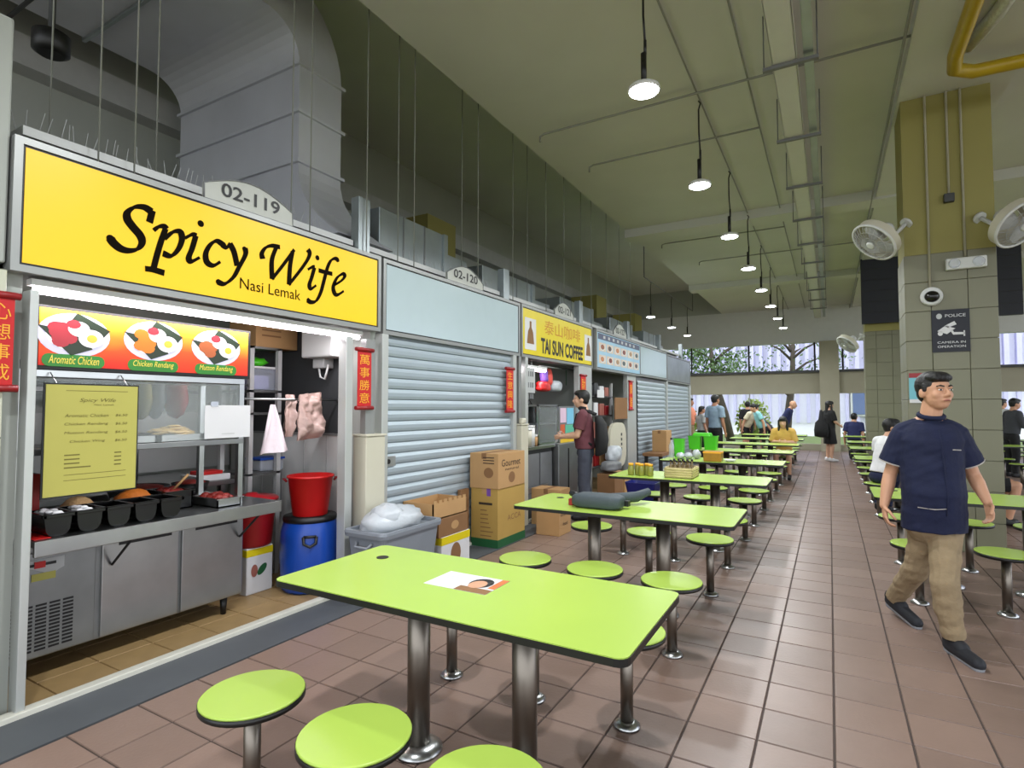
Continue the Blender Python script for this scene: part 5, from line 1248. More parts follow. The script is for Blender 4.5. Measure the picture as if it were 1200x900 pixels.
# ------------------------------------------------------------------ things on the tables
# long padded bag on the second table
pL, pR = at(664, 596, Z=.751), at(729, 598, Z=.751)
yc = (pL.y+pR.y)/2+.09; x0, x1 = pL.x, pR.x; xm = (x0+x1)/2
pg = thing('padded_bag', 'dark grey padded bag lying on the lime table', 'bag', (xm, yc, .751))
D('bag_grey', (58, 68, 74), .7, bump=.3, bscale=30)
b = MB(); secs = []
for i in range(9):
    s = i/8; x = x0+(x1-x0)*s; e = 1-abs(2*s-1)**8*.3
    secs.append([(x, yc+.10*e*math.copysign(abs(math.cos(a))**.45, math.cos(a)), .751+.052+.052*e*math.copysign(abs(math.sin(a))**.45, math.sin(a))) for a in [2*PI*j/16 for j in range(16)]])
loft(b, secs, 'bag_grey'); o = b.build('bag_body', pg, bev=.012)
for f in o.data.polygons: f.use_smooth = True
MB().tube([(x0+.02, yc+.02, .82), (x0-.05, yc+.06, .83), (x0-.05, yc+.16, .80), (x0+.1, yc+.2, .79), (x0+.3, yc+.16, .80)], .025, 'black', 8).build('strap', pg)
MB().box(x0-.045, x0-.015, yc-.02, yc+.03, .752, .80, 'red_dark').build('tag', pg)
MB().box(x1-.01, x1+.03, yc+.03, yc+.08, .77, .81, 'black').build('buckle', pg)
MB().tube([(x1-.30, yc+.14, .79), (x1-.1, yc+.2, .80), (x1+.02, yc+.27, .81), (x1+.08, yc+.38, .84)], [.035, .04, .04, .03], 'bag_grey', 8).build('shoulder_strap', pg)
# third table: basket with bottles, jars
q = at(770, 560, Z=.751); r2 = at(817, 560, Z=.751); y0 = 5.95
x0, x1 = q.x+.06, r2.x-.02; y0, y1 = 6.0, 6.32
wb = thing('wicker_basket', 'pale woven basket holding bottles on the third lime table', 'basket', ((x0+x1)/2, (y0+y1)/2, .751))
D('wicker', (196, 182, 130), .8, bump=1.0, bscale=50)
b = MB(); g = .012
b.box(x0, x1, y0, y1, .751, .76, 'wicker'); b.box(x0, x1, y0, y0+g, .751, .86, 'wicker'); b.box(x0, x1, y1-g, y1, .751, .86, 'wicker'); b.box(x0, x0+g, y0, y1, .751, .86, 'wicker'); b.box(x1-g, x1, y0, y1, .751, .86, 'wicker'); b.build('basket_body', wb, bev=.003)
for k in range(4): zz = .77+.024*k; MB().tube([(x0, y0, zz), (x1, y0, zz), (x1, y1, zz), (x0, y1, zz), (x0, y0, zz)], .007, 'wicker', 6).build('weave_band', wb)
D('amber_glass', (120, 100, 60), .1, alpha=.75); D('olive_glass', (140, 140, 60), .15, alpha=.85)
for k in range(10):
    x = x0+.05+(k % 5)*(x1-x0-.1)/4; y = y0+.08+(k//5)*.15
    t = thing('glass_bottle', 'small dark glass bottle standing in the woven basket', 'bottle', (x, y, .761), 'bottles in the basket')
    MB().lathe([(.019, 0), (.021, .01), (.021, .1), (.011, .13), (.011, .16)], (x, y, .761), 'amber_glass', 12).build('vessel', t); MB().lathe([(.013, .155), (.013, .175)], (x, y, .761), 'dark', 10).build('cap', t)
for k, px_ in enumerate((741, 748, 755, 761, 767)):
    q = at(px_, 556, Z=.751); p = (q.x, 6.05+.06*(k % 2), .751)
    t = thing('sauce_jar', 'olive yellow jar with lid beside the woven basket', 'jar', p, 'jars beside the basket')
    MB().lathe([(.031, 0), (.034, .01), (.034, .09), (.026, .11)], p, 'olive_glass', 14).build('vessel', t); MB().lathe([(.029, .108), (.029, .13)], p, 'gold', 12).build('lid', t)
q = at(754, 578, Z=0); t = thing('blue_tub', 'dark blue plastic tub on the floor behind the third table', 'tub', (q.x, 7.1, 0)); xq = at(754, 575, Y=7.3).x
t.location = (xq, 7.3, 0); WL[t] = Vector((xq, 7.3, 0))
b = MB(); loft(b, [rrect(xq-.16, xq+.16, 7.15, 7.45, .04, .30), rrect(xq-.2, xq+.2, 7.1, 7.5, .05, .52), rrect(xq-.19, xq+.19, 7.11, 7.49, .05, .52), rrect(xq-.15, xq+.15, 7.16, 7.44, .04, .32)], mat('deep_blue', (16, 24, 104), .4)); b.build('tub_body', t); MB().box(xq-.15, xq+.15, 7.16, 7.44, 0, .30, 'dark').build('crate_base', t)
# fourth table: green tubs, amber box, white bags
def tub(px0, py0, px1, py1, zb, label, Yf=None, m='lime_plastic'):
    q = at((px0+px1)/2, py1, Z=zb)
    if Yf: q.y = Yf
    a, b_ = at(px0, py1, Y=q.y).x, at(px1, py1, Y=q.y).x; zt_ = at((px0+px1)/2, py0, Y=q.y).z; w_ = (b_-a)
    t = thing('green_tub', label, 'tub', ((a+b_)/2, q.y+w_/2, zb))
    b = MB(); cx_, cy_ = (a+b_)/2, q.y+w_/2
    loft(b, [rrect(cx_-w_*.42, cx_+w_*.42, cy_-w_*.42, cy_+w_*.42, .02, zb), rrect(cx_-w_/2, cx_+w_/2, cy_-w_/2, cy_+w_/2, .025, zt_)], m); b.build('tub_body', t)
    b = MB(); loft(b, [rrect(cx_-w_*.53, cx_+w_*.53, cy_-w_*.53, cy_+w_*.53, .025, zt_-.015), rrect(cx_-w_*.53, cx_+w_*.53, cy_-w_*.53, cy_+w_*.53, .025, zt_)], m); b.build('rim', t)
    return t
tub(789, 514, 801, 536, .751, 'lime green tub at the wall end of the fourth table')
tub(806, 511, 821, 531, .751, 'lime green tub in the middle behind the amber box', 10.22)
tub(824, 511, 840, 531, .751, 'lime green tub nearest the aisle behind the amber box', 10.22)
q = at(822, 531, Y=10.22)
t = thing('flat_tub', 'lime green flat tub bridging the two lime tubs', 'tub', (q.x, q.y+.12, at(822, 511, Y=q.y).z)); zz = at(822, 511, Y=q.y).z+.002
b = MB(); loft(b, [rrect(q.x-.16, q.x+.16, q.y, q.y+.24, .03, zz), rrect(q.x-.14, q.x+.14, q.y+.02, q.y+.22, .03, zz+.05)], 'lime_plastic'); b.build('lid_body', t)
q = at(834, 541, Z=.751); a, b_ = at(824, 541, Y=q.y).x, at(845, 541, Y=q.y).x; zt_ = at(834, 529, Y=q.y).z
D('amber', (160, 116, 24), .3, var=.2, scale=12)
t = thing('amber_box', 'amber brown box with pale band on the fourth table', 'box', ((a+b_)/2, q.y+.1, .751)); MB().box(a, b_, q.y, q.y+.2, .751, zt_, 'amber').build('box_body', t, bev=.01); MB().box(a-.003, b_+.003, q.y-.003, q.y+.203, zt_-.03, zt_-.004, 'gold').build('lid', t, bev=.004)
t = thing('white_dish', 'small white dish beside the amber box', 'dish', (b_+.1, q.y+.1, .751)); MB().lathe([(.04, 0), (.08, .03), (.078, .032), (.04, .008)], (b_+.1, q.y+.1, .751), 'white_paint', 18).build('dish_body', t)
for k, (px_, r_, lab) in enumerate(((796.5, .062, 'crumpled white plastic bag at the wall end of the fourth table'), (806, .062, 'flat white plastic bag before the green tubs'), (815.5, .062, 'white plastic bag leaning on the green tubs'))):
    q = at(px_, 538, Z=.751); b = MB(); b.ell((q.x, q.y+.06, .751+.045+.02*(k == 2)), (r_, .08, .045+.02*(k == 2)), 'plastic_bag', 14, 9, .12); tag(b.build('plastic_bag'), lab, 'bag')
t = thing('drink_bottle', 'clear bottle with a dark cap at the wall end of the fourth table', 'bottle', tuple(at(787, 536, Z=.751))); p = at(787, 536, Z=.751); MB().lathe([(.04, 0), (.04, .18), (.015, .24), (.015, .27)], p, 'clear', 14).build('vessel', t); MB().lathe([(.018, .265), (.018, .29)], p, 'dark', 10).build('cap', t)

# ------------------------------------------------------------------ outside
struct(bx('ground', -40, 60, YB+.4, 80, -.35, -.15, 'grass'))
struct(bx('ground', 9.2, 60, -40, YB+.4, -.35, -.15, 'conc'))     # the open sides look on to ground, not on to sky
struct(bx('ground', -40, 9.2, -40, -5, -.35, -.15, 'conc'))
fb = thing('facade_building', 'white building with vertical fins across from the hall', 'building', (2, 36, -.15))
MB().box(-30, 45, 36, 40, -.15, 14, 'fac_white').build('wall', fb)
b = MB()
for k in range(150): x = -29+k*.48; b.box(x, x+.2, 35.6, 36.0, 3.4, 13.5, 'fac_fin')
o = b.build('fin_row', fb); o['kind'] = 'stuff'
b = MB()
for k in range(150): x = -29+k*.48+random.uniform(-.05, .05); b.box(x, x+.16, 35.8, 36.0, .6, 2.7, 'fac_fin')
o = b.build('fin_row', fb); o['kind'] = 'stuff'
for k in range(3): MB().box(-30, 45, 35.5, 36, 2.9+3.6*k, 3.2+3.6*k, 'fac_white').build('floor_band', fb)
for x in (1.0, 4.2, 9.0):
    wn = MB().box(x, x+1.5, 35.75, 35.95, 1.0, 2.7, 'white_paint').build('window', fb); MB().box(x+.1, x+1.4, 35.7, 35.78, 1.1, 2.6, 'fac_glass').build('pane', wn)
def tree(x, y, h, r, label, m, n=900, lean=0.4, seed=1, z0=2.4):
    rnd = random.Random(seed); t = thing('tree', label, 'tree', (x, y, -.15))
    b = MB(); b.tube([(x, y, -.15), (x+lean*.3, y, 1.2), (x+lean*.8, y, 2.8), (x+lean, y, h)], [.2, .17, .13, .05], 'bark', 10)
    for k in range(9):
        a = rnd.uniform(0, 6.28); z = rnd.uniform(1.9, h*.8); s = rnd.uniform(.6, 1.3)*r*.6
        b.tube([(x+lean*.7, y, z), (x+lean*.7+s*.5*math.cos(a), y+s*.5*math.sin(a), z+s*.4), (x+lean*.7+s*math.cos(a), y+s*math.sin(a), z+s*.6)], [.07, .05, .02], 'bark', 6)
    b.build('trunk', t)
    b = MB()
    cl = [(x+lean+rnd.uniform(-r, r), y+rnd.uniform(-r, r)*.7, rnd.uniform(z0, h+.6), rnd.uniform(.5, .95)) for _ in range(16)]
    for i in range(n):
        c = cl[i % len(cl)]; d = Vector((rnd.gauss(0, 1), rnd.gauss(0, 1), rnd.gauss(0, .7)))*c[3]*.5
        p = Vector(c[:3])+d; u = Vector((rnd.gauss(0, 1), rnd.gauss(0, 1), rnd.gauss(0, 1))).normalized(); v = u.orthogonal().normalized(); s = rnd.uniform(.06, .12)
        b.poly([p-u*s, p+v*s*.5, p+u*s, p-v*s*.5], m)
    o = b.build('foliage', t); o['kind'] = 'stuff'
tree(-8.4, 28, 5.2, 1.5, 'leafy tree outside at the end of the stall row', 'leaf', 2200, .5, 3)
tree(-3.9, 27, 5.0, 1.5, 'leafy tree with a leaning trunk outside the far opening', 'leaf', 2200, -.9, 4)
tree(-1.8, 29, 5.4, 1.7, 'thin tree outside beside the far column', 'leaf', 1200, .4, 5, 2.9)
def shrub(x, y, r, h, label, seed):
    rnd = random.Random(seed); t = thing('shrub', label, 'shrub', (x, y, -.15)); b = MB()
    for i in range(700):
        d = Vector((rnd.gauss(0, 1), rnd.gauss(0, 1), rnd.gauss(0, 1))).normalized()*rnd.random()**.4
        p = Vector((x+d.x*r, y+d.y*r*.6, -.1+h*.5+d.z*h*.5)); u = Vector((rnd.gauss(0, 1), rnd.gauss(0, 1), rnd.gauss(0, 1))).normalized(); v = u.orthogonal().normalized(); s = rnd.uniform(.07, .13)
        b.poly([p-u*s, p+v*s*.5, p+u*s, p-v*s*.5], 'leaf_pale')
    o = b.build('foliage', t); o['kind'] = 'stuff'; MB().tube([(x, y, -.15), (x, y, h*.6)], .04, 'bark', 6).build('stem', t)
shrub(-5.4, 25, .9, 1.5, 'pale green shrub outside behind the plaid shirt man', 1)
shrub(-2.8, 25.5, .7, 2.0, 'pale green bush outside behind the dark shirt person', 2)
shrub(-7.6, 25, .9, 1.2, 'pale low shrub outside past the shutters', 6)

# ------------------------------------------------------------------ people
def _cap(v, f, p0, r0, p1, r1, n=12, flat=False, k=4):
    p0, p1 = Vector(p0), Vector(p1); ax = (p1-p0); L = ax.length
    ax = ax.normalized() if L > 1e-6 else Vector((0, 0, 1)); a = ax.orthogonal().normalized(); b = ax.cross(a)
    rings = []
    if flat: prof = [(r0, 0), (r1, L)]
    else: prof = [(r0*math.cos(t), -r0*math.sin(t)) for t in [PI/2*(1-i/k) for i in range(1, k+1)]]+[(r1*math.cos(t), L+r1*math.sin(t)) for t in [PI/2*i/k for i in range(0, k)]]
    base = len(v)
    for r, h in prof:
        for i in range(n):
            t = 2*PI*i/n; v.append(p0+ax*h+a*(r*math.cos(t))+b*(r*math.sin(t)))
    m = len(prof)
    for j in range(m-1):
        for i in range(n): q = (i+1) % n; f.append([base+j*n+i, base+j*n+q, base+(j+1)*n+q, base+(j+1)*n+i])
    if flat: f.append([base+i for i in range(n-1, -1, -1)]); f.append([base+(m-1)*n+i for i in range(n)])
    else:
        v.append(p0-ax*r0); v.append(p1+ax*r1); s, e = len(v)-2, len(v)-1
        for i in range(n): q = (i+1) % n; f.append([s, base+q, base+i]); f.append([e, base+(m-1)*n+i, base+(m-1)*n+q])
def _ell(v, f, c, r, R=None, n=16, k=10):
    c = Vector(c); base = len(v)
    def add(x, y, z):
        p = Vector((x*r[0], y*r[1], z*r[2])); v.append(c+(R @ p if R else p))
    for j in range(1, k):
        t = PI*j/k
        for i in range(n): add(math.sin(t)*math.cos(2*PI*i/n), math.sin(t)*math.sin(2*PI*i/n), math.cos(t))
    add(0, 0, 1); add(0, 0, -1); s, e = len(v)-2, len(v)-1
    for j in range(k-2):
        for i in range(n): q = (i+1) % n; f.append([base+j*n+i, base+(j+1)*n+i, base+(j+1)*n+q, base+j*n+q])
    for i in range(n): q = (i+1) % n; f.append([s, base+i, base+q]); f.append([e, base+(k-2)*n+q, base+(k-2)*n+i])
def blob(prims, voxel, it, m, name):
    v, f = [], []
    for p in prims:
        if p[0] == 'c': _cap(v, f, *p[1:5])
        elif p[0] == 'f': _cap(v, f, *p[1:5], 16, True)
        elif p[0] == 'l':       # tapering elliptical trunk with flat ends
            n = 24; base = len(v)
            for c, rx, ry in p[1]:
                for i in range(n): t = 2*PI*i/n; v.append(c+p[2]*(rx*math.cos(t))+p[3]*(ry*math.sin(t)))
            m_ = len(p[1])
            for q in range(m_-1):
                for i in range(n): k = (i+1) % n; f.append([base+q*n+i, base+q*n+k, base+(q+1)*n+k, base+(q+1)*n+i])
            f.append([base+i for i in range(n-1, -1, -1)]); f.append([base+(m_-1)*n+i for i in range(n)])
        else: _ell(v, f, p[1], p[2], p[3] if len(p) > 3 else None)
    me = bpy.data.meshes.new(name); me.from_pydata([tuple(x) for x in v], [], f)
    ob = bpy.data.objects.new('tmp', me); COL.objects.link(ob)
    r = ob.modifiers.new('r', 'REMESH'); r.mode = 'VOXEL'; r.voxel_size = voxel
    if it: s = ob.modifiers.new('s', 'SMOOTH'); s.factor = .5; s.iterations = it
    dg = bpy.context.evaluated_depsgraph_get(); out = bpy.data.meshes.new_from_object(ob.evaluated_get(dg))
    bpy.data.objects.remove(ob); bpy.data.meshes.remove(me)
    out.materials.clear(); out.materials.append(M[m] if isinstance(m, str) else m)
    out.polygons.foreach_set('use_smooth', [True]*len(out.polygons)); out.name = name
    return out
from mathutils import noise as NZ
def folds(me, amp):           # real creases: push the cloth in and out along its normal
    k = len(me.vertices); nr = [0.0]*(3*k); me.vertices.foreach_get('normal', nr); out = []
    for i, v in enumerate(me.vertices):
        p = v.co; n = NZ.noise(Vector((p.x*7, p.y*7, p.z*15)))+.6*NZ.noise(Vector((p.x*13+3, p.y*13, p.z*24+p.x*12)))
        out += [p.x+nr[3*i]*amp*n, p.y+nr[3*i+1]*amp*n, p.z+nr[3*i+2]*amp*n]
    me.vertices.foreach_set('co', out); me.update(); return me
def hand_prims(w, d, nrm, side, s=1.0, curl=.5):
    """w wrist, d direction of the hand, nrm palm normal (curl direction), side: direction towards the thumb"""
    d, nrm = Vector(d).normalized(), Vector(nrm).normalized(); th = Vector(side).normalized(); P = []
    for k in (-1.2, -.4, .4, 1.2): P.append(('c', w+d*.012*s+th*(k*.012*s), .014*s, w+d*.078*s+th*(k*.016*s), .0125*s))
    for k, L in ((1.5, .070), (.5, .078), (-.5, .074), (-1.5, .058)):
        p = w+d*.080*s+th*(k*.0165*s); a = curl*.6; r = .0088*s
        for seg in (.42, .32, .26):
            dd = (d*math.cos(a)+nrm*math.sin(a)+th*(k*.03)).normalized(); q = p+dd*(L*seg*s); P.append(('c', p, r, q, r*.93)); p = q; r *= .93; a += curl
    p = w+d*.02*s+th*.022*s; q = p+(d*.5+th*.75+nrm*.35)*.04*s; r2 = q+(d*.85+th*.25+nrm*.45)*.034*s; r3 = r2+(d*.8+nrm*.5)*.024*s
    P += [('c', p, .013*s, q, .0105*s), ('c', q, .0105*s, r2, .0095*s), ('c', r2, .0095*s, r3, .0085*s)]
    return P
def person(label, pos, face, H=1.68, J=None, shirt='navy_cloth', pants='dark', skin='skin', shoes='dark', hair='short', sleeve=.62, legs='long', lean=0., head=(0., 0.), voxel=.014, group=None, sit=False, fat=1.0, long_shirt=0., detail=False, seat=.45, hairmat='hair', dress=None):
    """local axes: x right, y forward, z up; face = compass angle of forward (world, degrees from +x)"""
    h = H
    def V(x, y, z): return Vector((x*h, y*h, z*h))
    j = dict(headc=V(0, .012, .932), neck=V(0, -.008, .845), chest=V(0, 0, .735), belly=V(0, .006, .625), pelvis=V(0, 0, .53))
    for s, sx in (('R', 1), ('L', -1)):
        j['sh'+s] = V(.105*sx, -.004, .808); j['el'+s] = V(.132*sx, -.012, .635); j['wr'+s] = V(.136*sx, .03, .49)
        j['hip'+s] = V(.052*sx, 0, .515); j['kn'+s] = V(.055*sx, .012, .285); j['an'+s] = V(.055*sx, -.012, .05); j['to'+s] = V(.062*sx, .085, .022)
    up = ['headc', 'neck', 'chest', 'belly']+[a+b for a in ('sh', 'el', 'wr') for b in 'RL']
    if sit:
        dz = (seat+.105)-j['pelvis'].z
        for k in up+['pelvis', 'hipR', 'hipL']: j[k] = j[k]+Vector((0, 0, dz))
        for s, sx in (('R', 1), ('L', -1)):
            j['kn'+s] = Vector((.075*sx*h, .245*h, seat+.075)); j['an'+s] = Vector((.075*sx*h, .19*h, .09)); j['to'+s] = Vector((.08*sx*h, .275*h, .035))
    if lean:
        R = Matrix.Rotation(-math.radians(lean), 3, 'X'); c = j['pelvis'].copy()
        for k in up: j[k] = c+R @ (j[k]-c)
    if J:
        for k, q in J.items(): j[k] = Vector(q) if isinstance(q, Vector) else V(*q)
    UPV = (j['neck']-j['pelvis']).normalized()
    sxv = (j['shR']-j['shL']); sxv = (sxv-UPV*sxv.dot(UPV)).normalized(); fwv = UPV.cross(sxv); RT_ = Matrix((sxv, fwv, UPV)).transposed()
    HR = Matrix.Rotation(math.radians(head[0]), 3, 'Z') @ Matrix.Rotation(math.radians(head[1]), 3, 'X')
    hc = j['headc']
    def hp(x, y, z): return hc+HR @ V(x, y, z)
    B = [('e', hp(0, -.008, .012), (.046*h, .056*h, .056*h), HR), ('e', hp(0, .010, -.020), (.040*h, .044*h, .048*h), HR), ('e', hp(0, .020, -.045), (.027*h, .028*h, .022*h), HR),
         ('c', hp(0, .052, .006), .0055*h, hp(0, .062, -.013), .0085*h), ('c', hp(-.008, .055, -.017), .0055*h, hp(.008, .055, -.017), .0055*h),
         ('c', hp(-.022, .044, .014), .007*h, hp(.022, .044, .014), .007*h), ('c', hp(-.012, .050, -.034), .005*h, hp(.012, .050, -.034), .005*h),
         ('e', hp(.046, -.008, -.006), (.007*h, .013*h, .018*h), HR), ('e', hp(-.046, -.008, -.006), (.007*h, .013*h, .018*h), HR),
         ('e', hp(.022, .030, -.014), (.016*h, .018*h, .018*h), HR), ('e', hp(-.022, .030, -.014), (.016*h, .018*h, .018*h), HR),
         ('c', hp(0, -.012, -.03), .033*h, j['neck'], .036*h)]
    for s in 'RL': B += [('c', j['neck'], .030*h, j['sh'+s], .032*h)]
    B += [('e', j['chest'], (.094*h, .060*h*fat, .095*h), RT_), ('e', j['belly'], (.084*h, .060*h*fat, .09*h), RT_), ('e', j['pelvis'], (.088*h, .062*h, .058*h))]
    for s, sx in (('R', 1), ('L', -1)):
        e_, w_ = j['el'+s], j['wr'+s]; d = (w_-e_).normalized()
        B += [('c', j['sh'+s], .031*h, e_, .023*h), ('c', e_, .0235*h, e_.lerp(w_, .35), .024*h), ('c', e_.lerp(w_, .35), .024*h, w_, .0155*h)]
        hd = (J or {}).get('hd'+s); d = Vector(hd) if hd is not None else d
        nr = Vector((-sx, .15, 0)); nr = nr-d*nr.dot(d)
        if nr.length < .2: nr = Vector((0, 0, -1))-d*(-d.z)
        if (J or {}).get('nr'+s) is not None: nr = Vector(J['nr'+s]); nr = nr-d*nr.dot(d)
        nr.normalize(); tv = nr.cross(d)*(-sx); 
        if tv.dot(Vector((0, 1, .2))) < 0: tv = -tv
        B += hand_prims(w_, d, nr, tv, h/1.72, .5)
        B += [('c', j['hip'+s], .048*h, j['kn'+s], .034*h), ('c', j['kn'+s], .034*h, j['kn'+s].lerp(j['an'+s], .35), .034*h), ('c', j['kn'+s].lerp(j['an'+s], .35), .034*h, j['an'+s], .022*h), ('c', j['an'+s]-Vector((0, 0, .012*h)), .018*h, j['to'+s], .014*h)]
    a = math.radians(face)-PI/2
    me = blob(B, voxel, 3 if detail else 1, skin, 'person'); o = bpy.data.objects.new('person', me); COL.objects.link(o); o.location = (pos[0], pos[1], pos[2] if len(pos) > 2 else 0); o.rotation_euler = (0, 0, a); tag(o, label, 'person', group); WL[o] = Vector(o.location)
    def child(nm, me_, par=o):
        c = bpy.data.objects.new(nm, me_); COL.objects.link(c); c.parent = par; return c
    # shirt
    g = .0095*h
    S = [('e', j['chest'], (.098*h+g, .064*h*fat+g, .088*h+g), RT_), ('e', j['belly'], (.090*h+g, .066*h*fat+g, .10*h), RT_), ('c', j['neck']-UPV*.012*h, .034*h+g*.6, j['chest'], .05*h)]
    hem = j['pelvis']+UPV*(.02-long_shirt)*h
    ch, nk_ = j['chest'], j['neck']
    S = [('c', j['neck']-UPV*.012*h, .034*h+g*.6, j['chest'], .05*h), ('l', [(hem, .101*h, .076*h*fat), (j['belly'], .099*h, .078*h*fat), (j['belly'].lerp(ch, .5), .099*h, .075*h*fat), (ch, .103*h, .072*h*fat), (ch.lerp(nk_, .4), .104*h, .066*h*fat), (ch.lerp(nk_, .7), .096*h, .052*h*fat), (ch.lerp(nk_, .88), .07*h, .042*h)], sxv, fwv)]
    for s in 'RL':
        sh_, e_, w_ = j['sh'+s], j['el'+s], j['wr'+s]
        S += [('c', j['neck']-UPV*.008*h, .032*h, sh_, .033*h+g)]
        if sleeve <= 1: S += [('f', sh_+(sh_-e_).normalized()*.01, .034*h+g, sh_.lerp(e_, sleeve), .033*h+g*(2.0 if detail else 1.3))]
        else: S += [('c', sh_, .033*h+g, e_, .026*h+g), ('f', e_, .027*h+g, w_, .019*h+g), ('c', e_, .027*h+g, e_.lerp(w_, .5), .024*h+g)]
    child('shirt' if dress is None else 'dress', folds(blob(S, voxel, 2 if detail else 1, shirt, 'shirt'), .007 if detail else .005))
    # trousers / shorts / skirt
    if legs != 'none':
        T = [('e', j['pelvis'], (.094*h, .068*h, .06*h)), ('e', (j['hipR']+j['hipL'])/2, (.092*h, .07*h, .055*h))]
        for s in 'RL':
            hi, kn, an = j['hip'+s], j['kn'+s], j['an'+s]
            if legs == 'long': T += [('c', hi, .056*h, kn, .044*h), ('c', kn, .044*h, kn.lerp(an, .5), .042*h), ('f', kn, .043*h, an+(kn-an).normalized()*.012*h, .036*h)]
            elif legs == 'short': T += [('c', hi, .056*h, hi.lerp(kn, .5), .05*h), ('f', hi, .054*h, hi.lerp(kn, .85), .052*h)]
            else: T += [('c', hi, .06*h, hi.lerp(kn, .5), .062*h), ('f', hi, .06*h, hi.lerp(kn, .95), .075*h)]
        if legs == 'skirt': T += [('f', j['pelvis'], .08*h, (j['knR']+j['knL'])/2+Vector((0, 0, .02)), .09*h)]
        child('trousers' if legs == 'long' else ('shorts' if legs == 'short' else 'skirt'), folds(blob(T, voxel, 2 if detail else 1, pants, 'trousers'), .009 if detail else .005))
    # shoes
    for s in 'RL':
        an, to = j['an'+s], j['to'+s]; d = (to-an); d = d.normalized(); heel = an-Vector((0, 0, .022*h))-d*.018*h
        sh_ = child('shoe', blob([('c', heel, .026*h, to, .022*h), ('c', heel+Vector((0, 0, .018*h)), .026*h, an.lerp(to, .35)+Vector((0, 0, .0*h)), .024*h)], min(voxel, .012), 1, shoes, 'shoe'))
        if detail:
            lo = Vector((0, 0, -.018*h)); child('sole', blob([('c', heel+lo, .020*h, to+lo*.7, .019*h), ('c', heel+lo-d*.006, .022*h, heel+lo, .022*h)], .008, 1, 'sole', 'sole'), sh_)
    # hair
    Hh = [('e', hp(0, -.016, .024), (.052*h, .057*h, .055*h), HR), ('e', hp(0, .010, .050), (.044*h, .045*h, .025*h), HR), ('e', hp(0, -.030, -.005), (.044*h, .034*h, .040*h), HR)]
    if hair == 'short': Hh += [('c', hp(.043, .004, .022), .008*h, hp(.046, .004, .004), .006*h), ('c', hp(-.043, .004, .022), .008*h, hp(-.046, .004, .004), .006*h), ('c', hp(-.024, .036, .048), .012*h, hp(.024, .036, .048), .012*h)]
    if hair == 'long': Hh += [('c', hp(.045, .002, .02), .016*h, hp(.052, .006, -.12), .017*h), ('c', hp(-.045, .002, .02), .016*h, hp(-.052, .006, -.12), .017*h), ('c', hp(-.03, .040, .03), .012*h, hp(.03, .040, .03), .012*h), ('c', hp(0, -.04, 0), .032*h, hp(0, -.05, -.14), .026*h), ('c', hp(-.024, .038, .046), .014*h, hp(.024, .038, .046), .014*h)]
    if hair == 'tail': Hh += [('c', hp(0, -.06, .02), .018*h, hp(0, -.075, -.10), .012*h)]
    if hair == 'bun': Hh += [('e', hp(0, -.05, .06), (.026*h, .026*h, .026*h))]
    if hair != 'bald': child('hair', blob(Hh, min(voxel, .012), 1, hairmat, 'hair'))
    return o, j, hp, child
# --- the man walking up the aisle
face = -72; pos = Vector((.56, 4.50, 0))
def w2l(p):
    a = math.radians(face)-PI/2; d = Vector(p)-pos; c, s = math.cos(-a), math.sin(-a)
    return Vector((d.x*c-d.y*s, d.x*s+d.y*c, d.z))
def P(x, y, Y): return w2l(at(x, y, Y=Y))
Hm = 1.735
J = dict(headc=P(1096, 459, 4.47), neck=P(1090, 491, 4.50), chest=P(1090, 532, 4.50), belly=P(1094, 578, 4.47), pelvis=P(1094, 616, 4.50),
    shR=P(1060, 507, 4.52), elR=P(1043, 556, 4.56), wrR=P(1036, 592, 4.50), shL=P(1118, 508, 4.52), elL=P(1140, 556, 4.60), wrL=P(1157, 588, 4.50),
    hipR=P(1086, 622, 4.55), knR=P(1073, 668, 4.66), anR=P(1048, 702, 4.92), toR=P(1074, 720, 4.72), hipL=P(1106, 622, 4.50), knL=P(1107, 683, 4.32), anL=P(1118, 750, 4.34), toL=P(1146, 771, 4.14))
for k in ('anL', 'toL', 'anR', 'toR'): pass
J['anL'].z = .075; J['toL'].z = .035; J['anR'].z = .125; J['toR'].z = .035
J['hdR'] = Vector((-.02, .15, -1)); J['hdL'] = Vector((.02, .35, -.9))
man, j, hp, child = person('man in navy short-sleeved shirt and khaki trousers walking up the aisle', pos, face, Hm, J, 'navy_cloth', 'khaki', 'skin', 'shoe', 'short', .72, 'long', 0, (14, 2), .0055, None, False, 1.14, .035, True)
def part(nm, b): o = b.build(nm); bpy.data.objects.update if False else None; o.parent = man; return o
h = Hm
def lmesh(nm, fn, par=man):
    b = MB(); fn(b); me = b.mesh(nm); c = bpy.data.objects.new(nm, me); COL.objects.link(c); c.parent = par; return c
for s in (-1, 1):
    c = hp(.0195*s, .0475, .004)
    e = lmesh('eye', lambda b: b.ell(c, (.0075*h, .0045*h, .0032*h), 'eye_white', 12, 8)); lmesh('iris', lambda b: b.ell(hp(.0195*s+.001, .0512, .004), (.0032*h, .0015*h, .003*h), 'black', 10, 6), e)
    lmesh('eyebrow', lambda b: b.tube([hp(.009*s, .0525, .0165), hp(.02*s, .0505, .0195), hp(.031*s, .043, .0165)], [.0026*h, .003*h, .002*h], 'hair', 6))
lmesh('lips', lambda b: b.tube([hp(-.014, .0535, -.0345), hp(0, .0565, -.0335), hp(.014, .0535, -.0345)], [.0015*h, .0034*h, .0015*h], 'lips', 6))
shirt_o = [c for c in man.children if c.name.startswith('shirt')][0]
for s in 'RL':
    sh_, e_ = j['sh'+s], j['el'+s]; q = sh_.lerp(e_, .705); d = (e_-sh_).normalized(); r = .033*h+.0095*h*2.0+.002
    lmesh('sleeve_trim', lambda b: b.cyl(q-d*.004, q+d*.004, r, r, 24, 'trim_grey', caps=False), shirt_o)
